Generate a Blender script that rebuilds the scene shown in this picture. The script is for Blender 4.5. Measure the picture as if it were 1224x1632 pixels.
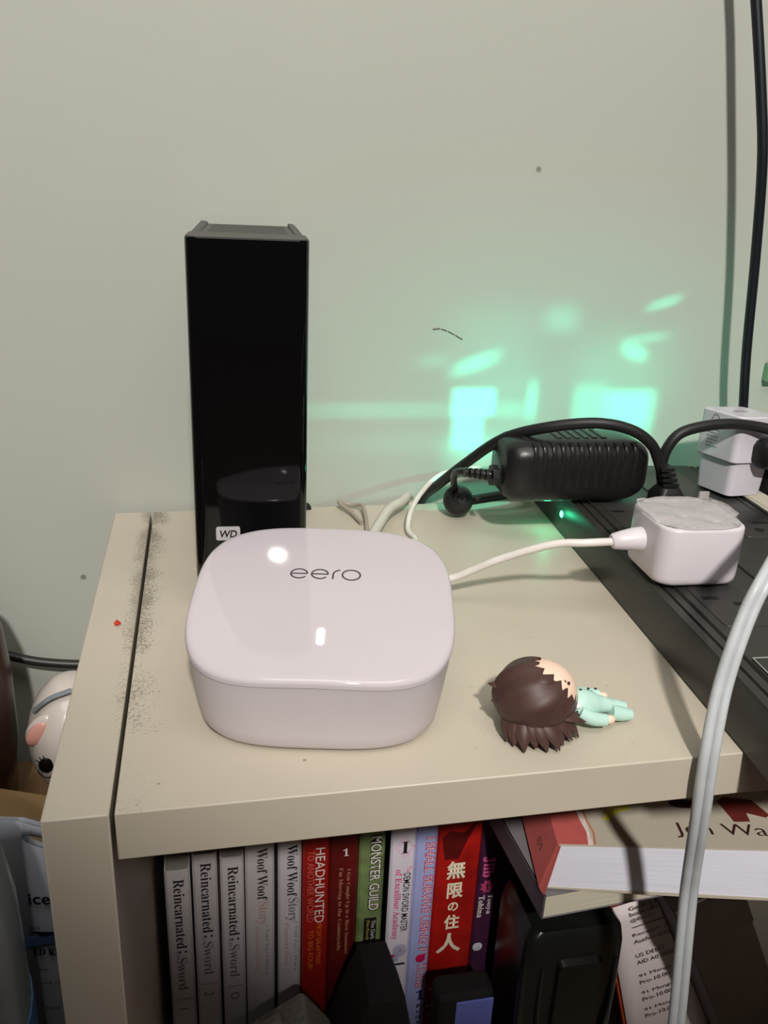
import bpy, bmesh, math, random
from mathutils import Vector, Matrix

random.seed(7)
for o in list(bpy.data.objects):
    bpy.data.objects.remove(o)
SC = bpy.context.scene
COL = SC.collection
Z0 = 0.36            # top of the bookcase above the floor; coordinates below count from that top
PI = math.pi

# ------------------------------------------------------------------ camera
cam_d = bpy.data.cameras.new('camera')
cam = bpy.data.objects.new('camera', cam_d)
COL.objects.link(cam)
pitch, yaw, roll = 0.3682, 0.2157, 0.0464
f_ = Vector((math.sin(yaw) * math.cos(pitch), math.cos(yaw) * math.cos(pitch), -math.sin(pitch)))
r_ = Vector((math.cos(yaw), -math.sin(yaw), 0))
u_ = r_.cross(f_)
r2 = math.cos(roll) * r_ + math.sin(roll) * u_
u2 = -math.sin(roll) * r_ + math.cos(roll) * u_
cam.matrix_world = Matrix(((r2.x, u2.x, -f_.x, 0.0344), (r2.y, u2.y, -f_.y, -0.2322),
                           (r2.z, u2.z, -f_.z, 0.1926 + Z0), (0, 0, 0, 1)))
cam_d.sensor_fit = 'VERTICAL'
cam_d.sensor_height = 24.0
cam_d.lens = 1367.45 / 1632 * 24.0
cam_d.clip_start = 0.01
SC.camera = cam

# ------------------------------------------------------------------ world, lamp, exposure
W = bpy.data.worlds.new('room_ambient')
SC.world = W
W.use_nodes = True
W.node_tree.nodes['Background'].inputs[0].default_value = (0.95, 0.92, 0.86, 1)
W.node_tree.nodes['Background'].inputs[1].default_value = 0.045
SC.view_settings.view_transform = 'Standard'
SC.view_settings.look = 'None'
SC.view_settings.exposure = 0.0
SC.view_settings.gamma = 1.0
SC.view_settings.use_curve_mapping = False

# the room's lamp, high up behind the photographer
LAMP = Vector((0.035, -1.42, 1.36 + Z0))
AIM = Vector((0.31, 0.30, 0.284 + Z0))
ld = bpy.data.lights.new('room_lamp', 'SPOT')
ld.energy = 158.0
ld.color = (1.0, 0.955, 0.88)
ld.shadow_soft_size = 0.055
ld.spot_size = math.radians(30.5)  # cone edge shaped to stand in for the photographer's shadow at lower left
ld.spot_blend = 0.2
lo = bpy.data.objects.new('room_lamp', ld)
COL.objects.link(lo)
lo.location = LAMP
lo.rotation_euler = (AIM - LAMP).to_track_quat('-Z', 'Y').to_euler()

# added broad fill in place of ceiling bounce, leaving the compartment dark
cd = bpy.data.lights.new('ceiling_bounce_fill', 'AREA')
cd.shape = 'RECTANGLE'; cd.size = 1.7; cd.size_y = 0.9
cd.energy = 17.0
cd.color = (1.0, 0.965, 0.90)
co = bpy.data.objects.new('ceiling_bounce_fill', cd)
COL.objects.link(co)
co.location = (0.15, -0.68, 1.95 + Z0)

# ------------------------------------------------------------------ materials
def lin(c):
    if isinstance(c, str):
        c = tuple(int(c[i:i + 2], 16) for i in (0, 2, 4))
    r = []
    for v in c:
        v = v / 255.0
        r.append(v / 12.92 if v <= 0.04045 else ((v + 0.055) / 1.055) ** 2.4)
    return tuple(r) + (1.0,)

MATS = {}
def mat(name, col, rough=0.5, metal=0.0, var=0.06, vscale=120.0, bump=0.0, bscale=400.0, coat=0.0,
        trans=0.0, ior=1.45, alpha=1.0, emit=0.0, spec=0.5, stretch=(1, 1, 1), sheen=0.0):
    if name in MATS:
        return MATS[name]
    m = bpy.data.materials.new(name)
    m.use_nodes = True
    nt = m.node_tree
    b = nt.nodes['Principled BSDF']
    b.inputs['Roughness'].default_value = rough
    b.inputs['Metallic'].default_value = metal
    b.inputs['Specular IOR Level'].default_value = spec
    b.inputs['IOR'].default_value = ior
    b.inputs['Coat Weight'].default_value = coat
    b.inputs['Coat Roughness'].default_value = 0.04
    b.inputs['Transmission Weight'].default_value = trans
    b.inputs['Alpha'].default_value = alpha
    b.inputs['Sheen Weight'].default_value = sheen
    tc = nt.nodes.new('ShaderNodeTexCoord')
    mp = nt.nodes.new('ShaderNodeMapping')
    mp.inputs['Scale'].default_value = stretch
    nt.links.new(tc.outputs['Object'], mp.inputs[0])
    n = nt.nodes.new('ShaderNodeTexNoise')
    n.inputs['Scale'].default_value = vscale
    n.inputs['Detail'].default_value = 4
    nt.links.new(mp.outputs[0], n.inputs['Vector'])
    mr = nt.nodes.new('ShaderNodeMapRange')
    mr.inputs['From Min'].default_value = 0.3
    mr.inputs['From Max'].default_value = 0.7
    mr.inputs['To Min'].default_value = 1 - var
    mr.inputs['To Max'].default_value = 1 + var
    nt.links.new(n.outputs['Fac'], mr.inputs['Value'])
    mul = nt.nodes.new('ShaderNodeVectorMath')
    mul.operation = 'SCALE'
    mul.inputs[0].default_value = lin(col)[:3]
    nt.links.new(mr.outputs[0], mul.inputs['Scale'])
    nt.links.new(mul.outputs[0], b.inputs['Base Color'])
    if bump:
        n2 = nt.nodes.new('ShaderNodeTexNoise')
        n2.inputs['Scale'].default_value = bscale
        n2.inputs['Detail'].default_value = 3
        nt.links.new(mp.outputs[0], n2.inputs['Vector'])
        bp = nt.nodes.new('ShaderNodeBump')
        bp.inputs['Strength'].default_value = bump
        bp.inputs['Distance'].default_value = 0.0006
        nt.links.new(n2.outputs['Fac'], bp.inputs['Height'])
        nt.links.new(bp.outputs[0], b.inputs['Normal'])
    if emit:
        b.inputs['Emission Color'].default_value = lin(col)
        b.inputs['Emission Strength'].default_value = emit
    MATS[name] = m
    return m

def N(nt, t, **kw):
    n = nt.nodes.new(t)
    for k, v in kw.items():
        if k == 'op':
            n.operation = v
        else:
            n.inputs[int(k[1:])].default_value = v
    return n

def wall_material():
    m = mat('painted_wall', (176, 178, 170), rough=0.62, var=0.012, vscale=9, bump=0.12, bscale=160)
    nt = m.node_tree
    b = nt.nodes['Principled BSDF']
    src = b.inputs['Base Color'].links[0].from_socket
    tc = nt.nodes['Texture Coordinate']
    vo = N(nt, 'ShaderNodeTexVoronoi'); vo.inputs['Scale'].default_value = 13
    nt.links.new(tc.outputs['Object'], vo.inputs['Vector'])
    lt = N(nt, 'ShaderNodeMapRange', i1=0.016, i2=0.028, i3=0.45, i4=1.0)
    nt.links.new(vo.outputs['Distance'], lt.inputs[0])
    mu = N(nt, 'ShaderNodeVectorMath', op='SCALE')
    nt.links.new(src, mu.inputs[0]); nt.links.new(lt.outputs[0], mu.inputs['Scale'])
    nt.links.new(mu.outputs[0], b.inputs['Base Color'])
    return m

def shelf_material(name, dust_x, flip=1.0, wide=0.018, amount=1.0):
    """cream laminate with grey fluff and grit gathered beside the joint at x = dust_x"""
    m = mat(name, (191, 182, 167), rough=0.42, var=0.018, vscale=30)
    nt = m.node_tree
    b = nt.nodes['Principled BSDF']
    src = b.inputs['Base Color'].links[0].from_socket
    tc = nt.nodes['Texture Coordinate']
    sep = N(nt, 'ShaderNodeSeparateXYZ'); nt.links.new(tc.outputs['Object'], sep.inputs[0])
    d = N(nt, 'ShaderNodeMath', op='SUBTRACT', i1=dust_x); nt.links.new(sep.outputs[0], d.inputs[0])
    d2 = N(nt, 'ShaderNodeMath', op='MULTIPLY', i1=flip); nt.links.new(d.outputs[0], d2.inputs[0])
    near = N(nt, 'ShaderNodeMapRange', i1=0.0, i2=wide, i3=1.0, i4=0.0)
    near.interpolation_type = 'SMOOTHSTEP'; nt.links.new(d2.outputs[0], near.inputs[0])
    dep = N(nt, 'ShaderNodeMapRange', i1=0.01, i2=0.14, i3=0.25, i4=1.0); nt.links.new(sep.outputs[1], dep.inputs[0])
    nn = N(nt, 'ShaderNodeMath', op='MULTIPLY'); nt.links.new(near.outputs[0], nn.inputs[0]); nt.links.new(dep.outputs[0], nn.inputs[1])
    n1 = N(nt, 'ShaderNodeTexNoise'); n1.inputs['Scale'].default_value = 750; n1.inputs['Detail'].default_value = 8; n1.inputs['Roughness'].default_value = 0.7
    nt.links.new(tc.outputs['Object'], n1.inputs['Vector'])
    n2 = N(nt, 'ShaderNodeTexNoise'); n2.inputs['Scale'].default_value = 55; n2.inputs['Detail'].default_value = 3
    nt.links.new(tc.outputs['Object'], n2.inputs['Vector'])
    sm = N(nt, 'ShaderNodeMath', op='MULTIPLY_ADD', i1=1.35); nt.links.new(n1.outputs['Fac'], sm.inputs[0])
    nh = N(nt, 'ShaderNodeMath', op='MULTIPLY_ADD', i1=0.55, i2=0.05); nt.links.new(n2.outputs['Fac'], nh.inputs[0]); nt.links.new(nh.outputs[0], sm.inputs[2])
    # threshold falls where dust gathers
    th = N(nt, 'ShaderNodeMath', op='MULTIPLY', i1=0.34); nt.links.new(nn.outputs[0], th.inputs[0])
    s2 = N(nt, 'ShaderNodeMath', op='ADD'); nt.links.new(sm.outputs[0], s2.inputs[0]); nt.links.new(th.outputs[0], s2.inputs[1])
    dm = N(nt, 'ShaderNodeMapRange', i1=1.21, i2=1.36, i3=0.0, i4=0.70 * amount); nt.links.new(s2.outputs[0], dm.inputs[0])
    # single grains
    vo = N(nt, 'ShaderNodeTexVoronoi'); vo.inputs['Scale'].default_value = 95
    nt.links.new(tc.outputs['Object'], vo.inputs['Vector'])
    gr = N(nt, 'ShaderNodeMapRange', i1=0.05, i2=0.085, i3=0.6, i4=0.0); nt.links.new(vo.outputs['Distance'], gr.inputs[0])
    n3 = N(nt, 'ShaderNodeTexNoise'); n3.inputs['Scale'].default_value = 30
    nt.links.new(tc.outputs['Object'], n3.inputs['Vector'])
    gk = N(nt, 'ShaderNodeMapRange', i1=0.5, i2=0.6, i3=0.0, i4=1.0); nt.links.new(n3.outputs['Fac'], gk.inputs[0])
    gg = N(nt, 'ShaderNodeMath', op='MULTIPLY'); nt.links.new(gr.outputs[0], gg.inputs[0]); nt.links.new(gk.outputs[0], gg.inputs[1])
    mx = N(nt, 'ShaderNodeMath', op='MAXIMUM'); nt.links.new(dm.outputs[0], mx.inputs[0]); nt.links.new(gg.outputs[0], mx.inputs[1])
    # it lies only on surfaces that face up
    ge = N(nt, 'ShaderNodeNewGeometry'); sn = N(nt, 'ShaderNodeSeparateXYZ'); nt.links.new(ge.outputs['Normal'], sn.inputs[0])
    up = N(nt, 'ShaderNodeMapRange', i1=0.6, i2=0.9, i3=0.0, i4=1.0); nt.links.new(sn.outputs[2], up.inputs[0])
    fm = N(nt, 'ShaderNodeMath', op='MULTIPLY'); nt.links.new(mx.outputs[0], fm.inputs[0]); nt.links.new(up.outputs[0], fm.inputs[1])
    mix = nt.nodes.new('ShaderNodeMix'); mix.data_type = 'RGBA'
    nt.links.new(fm.outputs[0], mix.inputs['Factor'])
    nt.links.new(src, mix.inputs['A']); mix.inputs['B'].default_value = lin((96, 90, 80))
    nt.links.new(mix.outputs['Result'], b.inputs['Base Color'])
    return m

# ------------------------------------------------------------------ geometry helpers
class G:
    def __init__(s):
        s.v, s.f = [], []
    def add(s, vs, fs):
        n = len(s.v)
        s.v += [Vector(p) for p in vs]
        s.f += [tuple(i + n for i in q) for q in fs]
        return s
    def box(s, x0, x1, y0, y1, z0, z1):
        return s.add([(x0, y0, z0), (x1, y0, z0), (x1, y1, z0), (x0, y1, z0), (x0, y0, z1), (x1, y0, z1), (x1, y1, z1), (x0, y1, z1)],
                     [(0, 3, 2, 1), (4, 5, 6, 7), (0, 1, 5, 4), (1, 2, 6, 5), (2, 3, 7, 6), (3, 0, 4, 7)])
    def loft(s, rings, caps=(True, True)):
        n = len(rings[0]); vs = [p for r in rings for p in r]; fs = []
        for k in range(len(rings) - 1):
            for i in range(n):
                j = (i + 1) % n
                fs.append((k * n + i, k * n + j, (k + 1) * n + j, (k + 1) * n + i))
        if caps[0]: fs.append(tuple(range(n - 1, -1, -1)))
        if caps[1]: fs.append(tuple((len(rings) - 1) * n + i for i in range(n)))
        return s.add(vs, fs)
    def prism(s, poly, z0, z1):
        return s.loft([[(x, y, z0) for x, y in poly], [(x, y, z1) for x, y in poly]])
    def tube(s, pts, r, seg=10, r1=None, flat=1.0):
        P = [Vector(p) for p in pts]; n = len(P); rings = []
        prev = None
        for i in range(n):
            t = (P[min(i + 1, n - 1)] - P[max(i - 1, 0)]).normalized()
            if prev is None:
                a = Vector((0, 0, 1)) if abs(t.z) < 0.9 else Vector((1, 0, 0))
                nx = t.cross(a).normalized()
            else:
                nx = (prev - t * prev.dot(t)).normalized()
            prev = nx; ny = t.cross(nx)
            rr = r[i] if isinstance(r, (list, tuple)) else (r if r1 is None else r + (r1 - r) * i / (n - 1))
            rings.append([P[i] + rr * (math.cos(2 * PI * k / seg) * nx + flat * math.sin(2 * PI * k / seg) * ny) for k in range(seg)])
        return s.loft(rings)
    def ellipsoid(s, c, r, nu=24, nv=14, M=None):
        c = Vector(c); rings = []
        for j in range(1, nv):
            ph = PI * j / nv
            ring = []
            for i in range(nu):
                th = 2 * PI * i / nu
                p = Vector((r[0] * math.sin(ph) * math.cos(th), r[1] * math.sin(ph) * math.sin(th), -r[2] * math.cos(ph)))
                ring.append(c + (M @ p if M else p))
            rings.append(ring)
        return s.loft(rings)
    def ribbon(s, pts, w, up, h=0.0002):
        """flat strip of width w along pts (2-D plan points), up(x, y) gives the height"""
        n = len(pts); vs = []; fs = []
        for i in range(n):
            a = Vector(pts[max(i - 1, 0)]); b = Vector(pts[min(i + 1, n - 1)])
            t = (b - a).normalized(); q = Vector((-t.y, t.x)) * w / 2; p = Vector(pts[i])
            for e in (p + q, p - q):
                vs.append((e.x, e.y, up(e.x, e.y) + h))
        for i in range(n - 1):
            fs.append((2 * i, 2 * i + 1, 2 * i + 3, 2 * i + 2))
        return s.add(vs, fs)
    def xf(s, M):
        s.v = [M @ p for p in s.v]
        return s

def smooth(pts, k=8):
    P = [Vector(p) for p in pts]; out = []
    P = [2 * P[0] - P[1]] + P + [2 * P[-1] - P[-2]]
    for i in range(1, len(P) - 2):
        a, b, c, d = P[i - 1:i + 3]
        for j in range(k):
            t = j / k
            out.append(0.5 * ((2 * b) + (c - a) * t + (2 * a - 5 * b + 4 * c - d) * t * t + (3 * b - a - 3 * c + d) * t ** 3))
    out.append(P[-2])
    return out

def rrect(x0, x1, y0, y1, r, k=6):
    out = []
    for cx, cy, a in ((x1 - r, y1 - r, 0), (x0 + r, y1 - r, 90), (x0 + r, y0 + r, 180), (x1 - r, y0 + r, 270)):
        for i in range(k + 1):
            t = math.radians(a + 90 * i / k)
            out.append((cx + r * math.cos(t), cy + r * math.sin(t)))
    return out

def obj(name, g, m, parent=None, bevel=0.0, segs=2, angle=40, loc=None, label=None, weld=False):
    me = bpy.data.meshes.new(name)
    me.from_pydata([tuple(p) for p in g.v], [], g.f)
    me.validate()
    if weld:
        bm = bmesh.new(); bm.from_mesh(me)
        bmesh.ops.remove_doubles(bm, verts=bm.verts, dist=1e-6)
        bm.to_mesh(me); bm.free()
    for p in me.polygons:
        p.use_smooth = True
    me.set_sharp_from_angle(angle=math.radians(angle))
    me.materials.append(m)
    o = bpy.data.objects.new(name, me)
    COL.objects.link(o)
    if parent is not None:
        o.parent = parent
    if loc is not None:
        o.location = loc
    if bevel:
        md = o.modifiers.new('bevel', 'BEVEL')
        md.width = bevel; md.segments = segs; md.limit_method = 'ANGLE'; md.angle_limit = math.radians(35)
    if label:
        o['label'] = label
    return o

def tag(o, label, cat, group=None):
    o['label'] = label; o['category'] = cat
    if group: o['group'] = group
    return o

def thing(name, label, cat, loc=(0, 0, 0), rot=(0, 0, 0), group=None):
    o = bpy.data.objects.new(name, None)
    o.empty_display_size = 0.02
    COL.objects.link(o)
    o.location = (loc[0], loc[1], loc[2] + Z0)
    o.rotation_euler = rot
    return tag(o, label, cat, group)

def single(name, g, m, label, cat, bevel=0.0, group=None, angle=40):
    """a thing that is one mesh; g is in bookcase-top coordinates, its origin goes to its base centre"""
    xs = [p.x for p in g.v]; ys = [p.y for p in g.v]; zs = [p.z for p in g.v]
    c = Vector(((min(xs) + max(xs)) / 2, (min(ys) + max(ys)) / 2, min(zs)))
    g.v = [p - c for p in g.v]
    o = obj(name, g, m, None, bevel, angle=angle)
    o.location = c + Vector((0, 0, Z0))
    return tag(o, label, cat, group)

def text(name, body, m, parent, o, u, v, w=None, h=None, offset=0.0, lift=0.00012, align=0.0, space=1.0):
    """lettering as thin geometry: centre o, reading direction u, letter-up v, fitted to w x h"""
    cu = bpy.data.curves.new('lettering', 'FONT')
    cu.body = body; cu.size = 1.0; cu.offset = offset; cu.resolution_u = 3; cu.space_character = space
    t = bpy.data.objects.new('lettering', cu)
    COL.objects.link(t)
    LETTERING.append((t, name, m, parent, Vector(o), u, v, w, h, lift))

LETTERING = []
def set_lettering():
    """turn every lettering curve into a thin mesh in its place"""
    dg = bpy.context.evaluated_depsgraph_get()
    meshes = [bpy.data.meshes.new_from_object(q[0].evaluated_get(dg)) for q in LETTERING]
    for me, (t, name, m, parent, o, u, v, w, h, lift) in zip(meshes, LETTERING):
        cu = t.data
        bpy.data.objects.remove(t); bpy.data.curves.remove(cu)
        if not me.vertices:
            continue
        xs = [p.co.x for p in me.vertices]; ys = [p.co.y for p in me.vertices]
        cx, cy = (min(xs) + max(xs)) / 2, (min(ys) + max(ys)) / 2
        sx = w / (max(xs) - min(xs)) if w else None
        sy = h / (max(ys) - min(ys)) if h else None
        sx = sx or sy; sy = sy or sx
        u = Vector(u).normalized(); v = Vector(v).normalized(); n = u.cross(v)
        for p in me.vertices:
            p.co = o + u * (p.co.x - cx) * sx + v * (p.co.y - cy) * sy + n * lift
        me.name = name
        me.materials.clear(); me.materials.append(m)
        ob = bpy.data.objects.new(name, me)
        COL.objects.link(ob)
        ob.parent = parent

def serif(t):
    out = ''
    for ch in t:
        if 'A' <= ch <= 'Z': out += chr(0x1D400 + ord(ch) - 65)
        elif 'a' <= ch <= 'z': out += chr(0x1D41A + ord(ch) - 97)
        elif '0' <= ch <= '9': out += chr(0x1D7CE + ord(ch) - 48)
        else: out += ch
    return out

# ================================================================== the room
def struct(name, g, m):
    o = obj(name, g, m)
    o.location.z = Z0
    o['kind'] = 'structure'
    return o

YW = 0.2731
wall = struct('wall_back', G().box(-1.3, 1.6, YW, YW + 0.1, -0.36, 2.3), wall_material())
struct('floor', G().box(-1.3, 1.6, -2.6, YW, -0.40, -0.36), mat('wood_floor', (120, 92, 66), rough=0.5, var=0.15, vscale=20, stretch=(1, 12, 1)))
for k, (a, b) in enumerate((((0.1700, 0.1103), (0.1745, 0.1108)), ((0.1752, 0.1105), (0.1788, 0.1095)), ((0.1795, 0.1092), (0.1838, 0.1072)), ((0.1844, 0.1069), (0.1890, 0.1043)))):
    obj('scratch_mark', G().tube([(a[0], YW - 0.0001, a[1]), (b[0], YW - 0.0001, b[1])], 0.00032, 6), mat('dark_scuff', (70, 66, 60), 0.8), wall)

# ================================================================== bookcase
m_lam = mat('cream_laminate', (191, 182, 167), rough=0.42, var=0.018, vscale=30)
m_top = shelf_material('dusty_laminate', 0.0015)
m_side = shelf_material('dusty_side_laminate', 0.0, flip=-1.0, wide=0.01, amount=0.75)
bc = thing('bookcase', 'cream laminate bookcase standing against the wall, dusty along its joint', 'bookcase', (0, 0, -0.36))
H = 0.36
obj('side_panel', G().box(-0.0209, 0, 0, 0.268, 0, H), m_side, bc, 0.0006)
obj('side_panel', G().box(0.40, 0.4209, 0, 0.268, 0, H), m_lam, bc, 0.0006)
obj('top_board', G().box(0.0016, 0.3995, 0, 0.268, H - 0.0188, H), m_top, bc, 0.0005)
obj('bottom_board', G().box(0.0005, 0.3995, 0.002, 0.262, 0.006, 0.025), m_lam, bc, 0.0006)
obj('back_panel', G().box(0.0005, 0.3995, 0.262, 0.266, 0.025, H - 0.0192), mat('fibreboard', (150, 140, 122), 0.7), bc)
ZF = -0.335         # inside floor of the compartment

# ================================================================== wifi router
RZ = -0.19
rt = thing('wifi_router', 'white rounded-square mesh router with a glossy lid and grey lettering', 'router', (0.0772, 0.0660, 0), (0, 0, RZ))
RA, RB, RH, RT = 0.0508, 0.0494, 0.0424, 0.20
def squircle(a, b, n=96, e=3.3):
    out = []
    for i in range(n):
        t = 2 * PI * i / n
        c, s = math.cos(t), math.sin(t)
        out.append((a * math.copysign(abs(c) ** (2 / e), c), b * math.copysign(abs(s) ** (2 / e), s)))
    return out
def lid_z(x, y):
    q = (y / RB); p = (x / RA)
    wave = 0.0026 * (1 if q < 0 else 0) * q * q * math.cos(1.9 * p) - 0.0010 * p * p
    return RH + RT * y * 0.95 - 0.0026 * q * q + wave
m_lid = mat('glossy_white_plastic', (198, 190, 197), rough=0.06, var=0.008, vscale=60, coat=0.3)
m_body = mat('satin_white_plastic', (201, 193, 198), rough=0.38, var=0.008, vscale=60)
base = squircle(1, 1)
g = G(); rings = []
for s in (0.03, 0.2, 0.4, 0.6, 0.75, 0.87, 0.94, 0.975):
    rings.append([(x * RA * s, y * RB * s, lid_z(x * RA * s, y * RB * s)) for x, y in base])
for s, dz in ((0.99, -0.0004), (0.998, -0.0010), (1.0, -0.0018), (0.999, -0.0030), (0.985, -0.0034)):
    rings.append([(x * RA * s, y * RB * s, lid_z(x * RA, y * RB) + dz) for x, y in base])
g.loft(rings[::-1], caps=(False, True))
obj('lid', g, m_lid, rt)
g = G(); rings = []
for t in (0.0, 0.04, 0.1, 0.25, 0.5, 0.75, 1.0):
    k = 0.896 + 0.096 * t ** 0.8 - (0.045 * (1 - t / 0.1) ** 2 if t < 0.1 else 0)
    rings.append([(x * RA * k, y * RB * k, t * (lid_z(x * RA, y * RB) - 0.0031) + (0.0006 if t == 0 else 0)) for x, y in base])
g.loft(rings)
obj('body', g, m_body, rt)
obj('rubber_foot', G().prism(squircle(RA * 0.78, RB * 0.78, 48), 0.0, 0.0008), mat('grey_rubber', (120, 118, 118), 0.8), rt)
m_logo = mat('dark_grey_print', (66, 62, 66), 0.4)
def arc(cx, cy, r, a0, a1, n=26, sy=0.94):
    return [(cx + r * math.cos(math.radians(a0 + (a1 - a0) * i / n)), cy + sy * r * math.sin(math.radians(a0 + (a1 - a0) * i / n))) for i in range(n + 1)]
LY, LR, LW = 0.0112, 0.0033, 0.00066
def letter(g):
    obj('logo_letter', g, m_logo, rt)
for cx in (-0.0105, -0.0022):
    letter(G().ribbon(arc(cx, LY, LR, 0, 322), LW, lid_z).ribbon([(cx - LR, LY), (cx, LY), (cx + LR, LY)], LW, lid_z))
letter(G().ribbon([(0.0031, LY - LR * 0.94), (0.0031, LY - 0.0008)] + arc(0.0061, LY - 0.0002, 0.0030, 180, 95, 10, 1.1), LW, lid_z))
letter(G().ribbon(arc(0.0104, LY, LR + 0.0003, 0, 360, 36), LW, lid_z))
pill = []
for i in range(25):
    t = PI * i / 12
    pill.append((0.0014 * math.cos(t), 0.0014 * math.sin(t) + (0.0032 if i <= 12 else -0.0032)))
g = G(); c0 = (0.0004, -0.0265)
g.add([(c0[0] + x, c0[1] + y, lid_z(c0[0] + x, c0[1] + y) + 0.00015) for x, y in pill[:-1]], [tuple(range(24))])
obj('status_light', g, mat('white_led', (255, 250, 255), 0.4, emit=3.0), rt, label='small glowing white status light')

# ================================================================== external hard drive
HX, HY, HW, HD, HH = 0.0277, 0.1361, 0.0508, 0.128, 0.1683
hd = thing('external_hard_drive', 'tall glossy black external hard drive standing behind the white router', 'hard drive', (HX, HY, 0), (0, 0, -0.055))
m_gl = mat('gloss_black', (7, 7, 9), rough=0.05, var=0.05)
m_bk = mat('matte_black_plastic', (30, 29, 29), rough=0.45, bump=0.15, bscale=900)
m_gr = mat('dark_grey_grille', (78, 76, 73), rough=0.55, bump=0.1, bscale=900)
fr = []
for i in range(9):
    t = math.radians(180 + 90 * i / 8); fr.append((0.006 + 0.006 * math.cos(t), 0.0055 + 0.0055 * math.sin(t)))
for i in range(9):
    t = math.radians(270 + 90 * i / 8); fr.append((HW - 0.006 + 0.006 * math.cos(t), 0.0055 + 0.0055 * math.sin(t)))
poly = fr + [(HW, 0.03), (0, 0.03)]
obj('front_cover', G().prism(poly, 0.0015, HH), m_gl, hd, 0.0004)
obj('top_plate', G().prism([(x * 0.985 + HW * 0.0075, y + 0.0004) for x, y in poly[:-2]] + [(HW - 0.0004, 0.0302), (0.0004, 0.0302)], HH - 0.0002, HH + 0.0003), m_gr, hd)
obj('shell', G().prism([(0.0003, 0.0302), (HW - 0.0003, 0.0302), (HW - 0.0012, HD), (0.0012, HD)], 0.0015, HH - 0.009), m_bk, hd, 0.0006)
for x0, x1 in ((0.0003, 0.0042), (HW - 0.0042, HW - 0.0003)):
    obj('top_rail', G().loft([[(x, 0.0302, z) for x, z in q] for q in ([(x0, HH - 0.009), (x1, HH - 0.009), (x1, HH - 0.0004), (x0, HH - 0.0002)],)] + [[(x, HD, z) for x, z in [(x0, HH - 0.009), (x1, HH - 0.009), (x1, HH - (0.0002 if x0 < 0.01 else 0.0002)), (x0, HH + 0.0004)]]]), m_gr, hd, 0.0008)
g = G()
g.add([(0.0043, 0.0302, HH - 0.009), (HW - 0.0043, 0.0302, HH - 0.009), (HW - 0.0043, HD, HH - 0.009), (0.0043, HD, HH - 0.009),
       (0.0043, 0.0302, HH - 0.0008), (HW - 0.0043, 0.0302, HH - 0.0008), (HW - 0.0043, HD, HH - 0.0013), (0.0043, HD, HH - 0.0013)],
      [(0, 3, 2, 1), (4, 5, 6, 7), (0, 1, 5, 4), (1, 2, 6, 5), (2, 3, 7, 6), (3, 0, 4, 7)])
gp = obj('top_grille', g, m_gr, hd)
for k in range(9):
    y = 0.036 + k * 0.0098
    z = HH - 0.0008 - 0.0005 * (y - 0.0302) / (HD - 0.0302)
    obj('vent_slot', G().box(0.007, HW - 0.007, y, y + 0.004, z - 0.001, z + 0.00006), m_bk, gp)
for x in (0.004, HW - 0.010):
    for y in (0.006, HD - 0.012):
        obj('rubber_foot', G().box(x, x + 0.006, y, y + 0.006, 0, 0.0016), m_bk, hd)
lp = obj('logo_plate', G().loft([[(x, -0.0009, z) for x, z in rrect(0.0096, 0.0204, 0.0364, 0.0428, 0.0009)],
                                 [(x, 0.0005, z) for x, z in rrect(0.0096, 0.0204, 0.0364, 0.0428, 0.0009)]]),
         mat('silver_plate', (196, 192, 194), 0.35, metal=0.2), hd, label='small silver plate lettered WD')
text('lettering', 'WD', mat('black_print', (18, 18, 20), 0.5), lp, (0.0150, -0.0009, 0.0396), (1, 0, 0.0), (0.16, 0, 1), 0.0080, 0.0036, 0.02)
obj('power_cord', G().tube(smooth([(HW - 0.006, HD - 0.001, 0.012), (HW - 0.002, HD + 0.0035, 0.009), (HW + 0.006, HD + 0.0035, 0.0035), (HW + 0.010, HD + 0.0042, -0.004), (HW + 0.011, HD + 0.0046, -0.05)]), 0.0019), mat('black_rubber', (24, 24, 25), 0.5), hd)

# ================================================================== power strip
SR = -0.0668
SX, SY = 0.2245, -0.022
SWD, SL, SH = 0.113, 0.287, 0.0252
st = thing('power_strip', 'wide flat black surge protector lying along the bookcase top, hanging over its front', 'power strip', (SX, SY, 0), (0, 0, SR))
m_st = mat('strip_black', (50, 49, 46), rough=0.42, var=0.12, vscale=70, bump=0.1, bscale=700)
m_st2 = mat('strip_top_black', (54, 51, 50), rough=0.5, var=0.15, vscale=50, bump=0.15, bscale=500)
m_hole = mat('slot_black', (8, 8, 8), 0.7)
prof = [(0.0006, 0.0), (0.0, 0.001), (0.0, 0.0230), (0.0006, 0.0242), (0.0036, 0.0250), (0.0040, 0.0234), (0.0052, 0.0234), (0.0056, 0.0246), (0.0088, 0.0248), (0.0094, 0.0238), (0.0102, 0.0238), (0.0108, 0.0252)]
prof = prof + [(SWD - x, z) for x, z in prof[::-1]]
obj('housing', G().loft([[(x, 0, z) for x, z in prof], [(x, SL, z) for x, z in prof]]), m_st, st)
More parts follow.
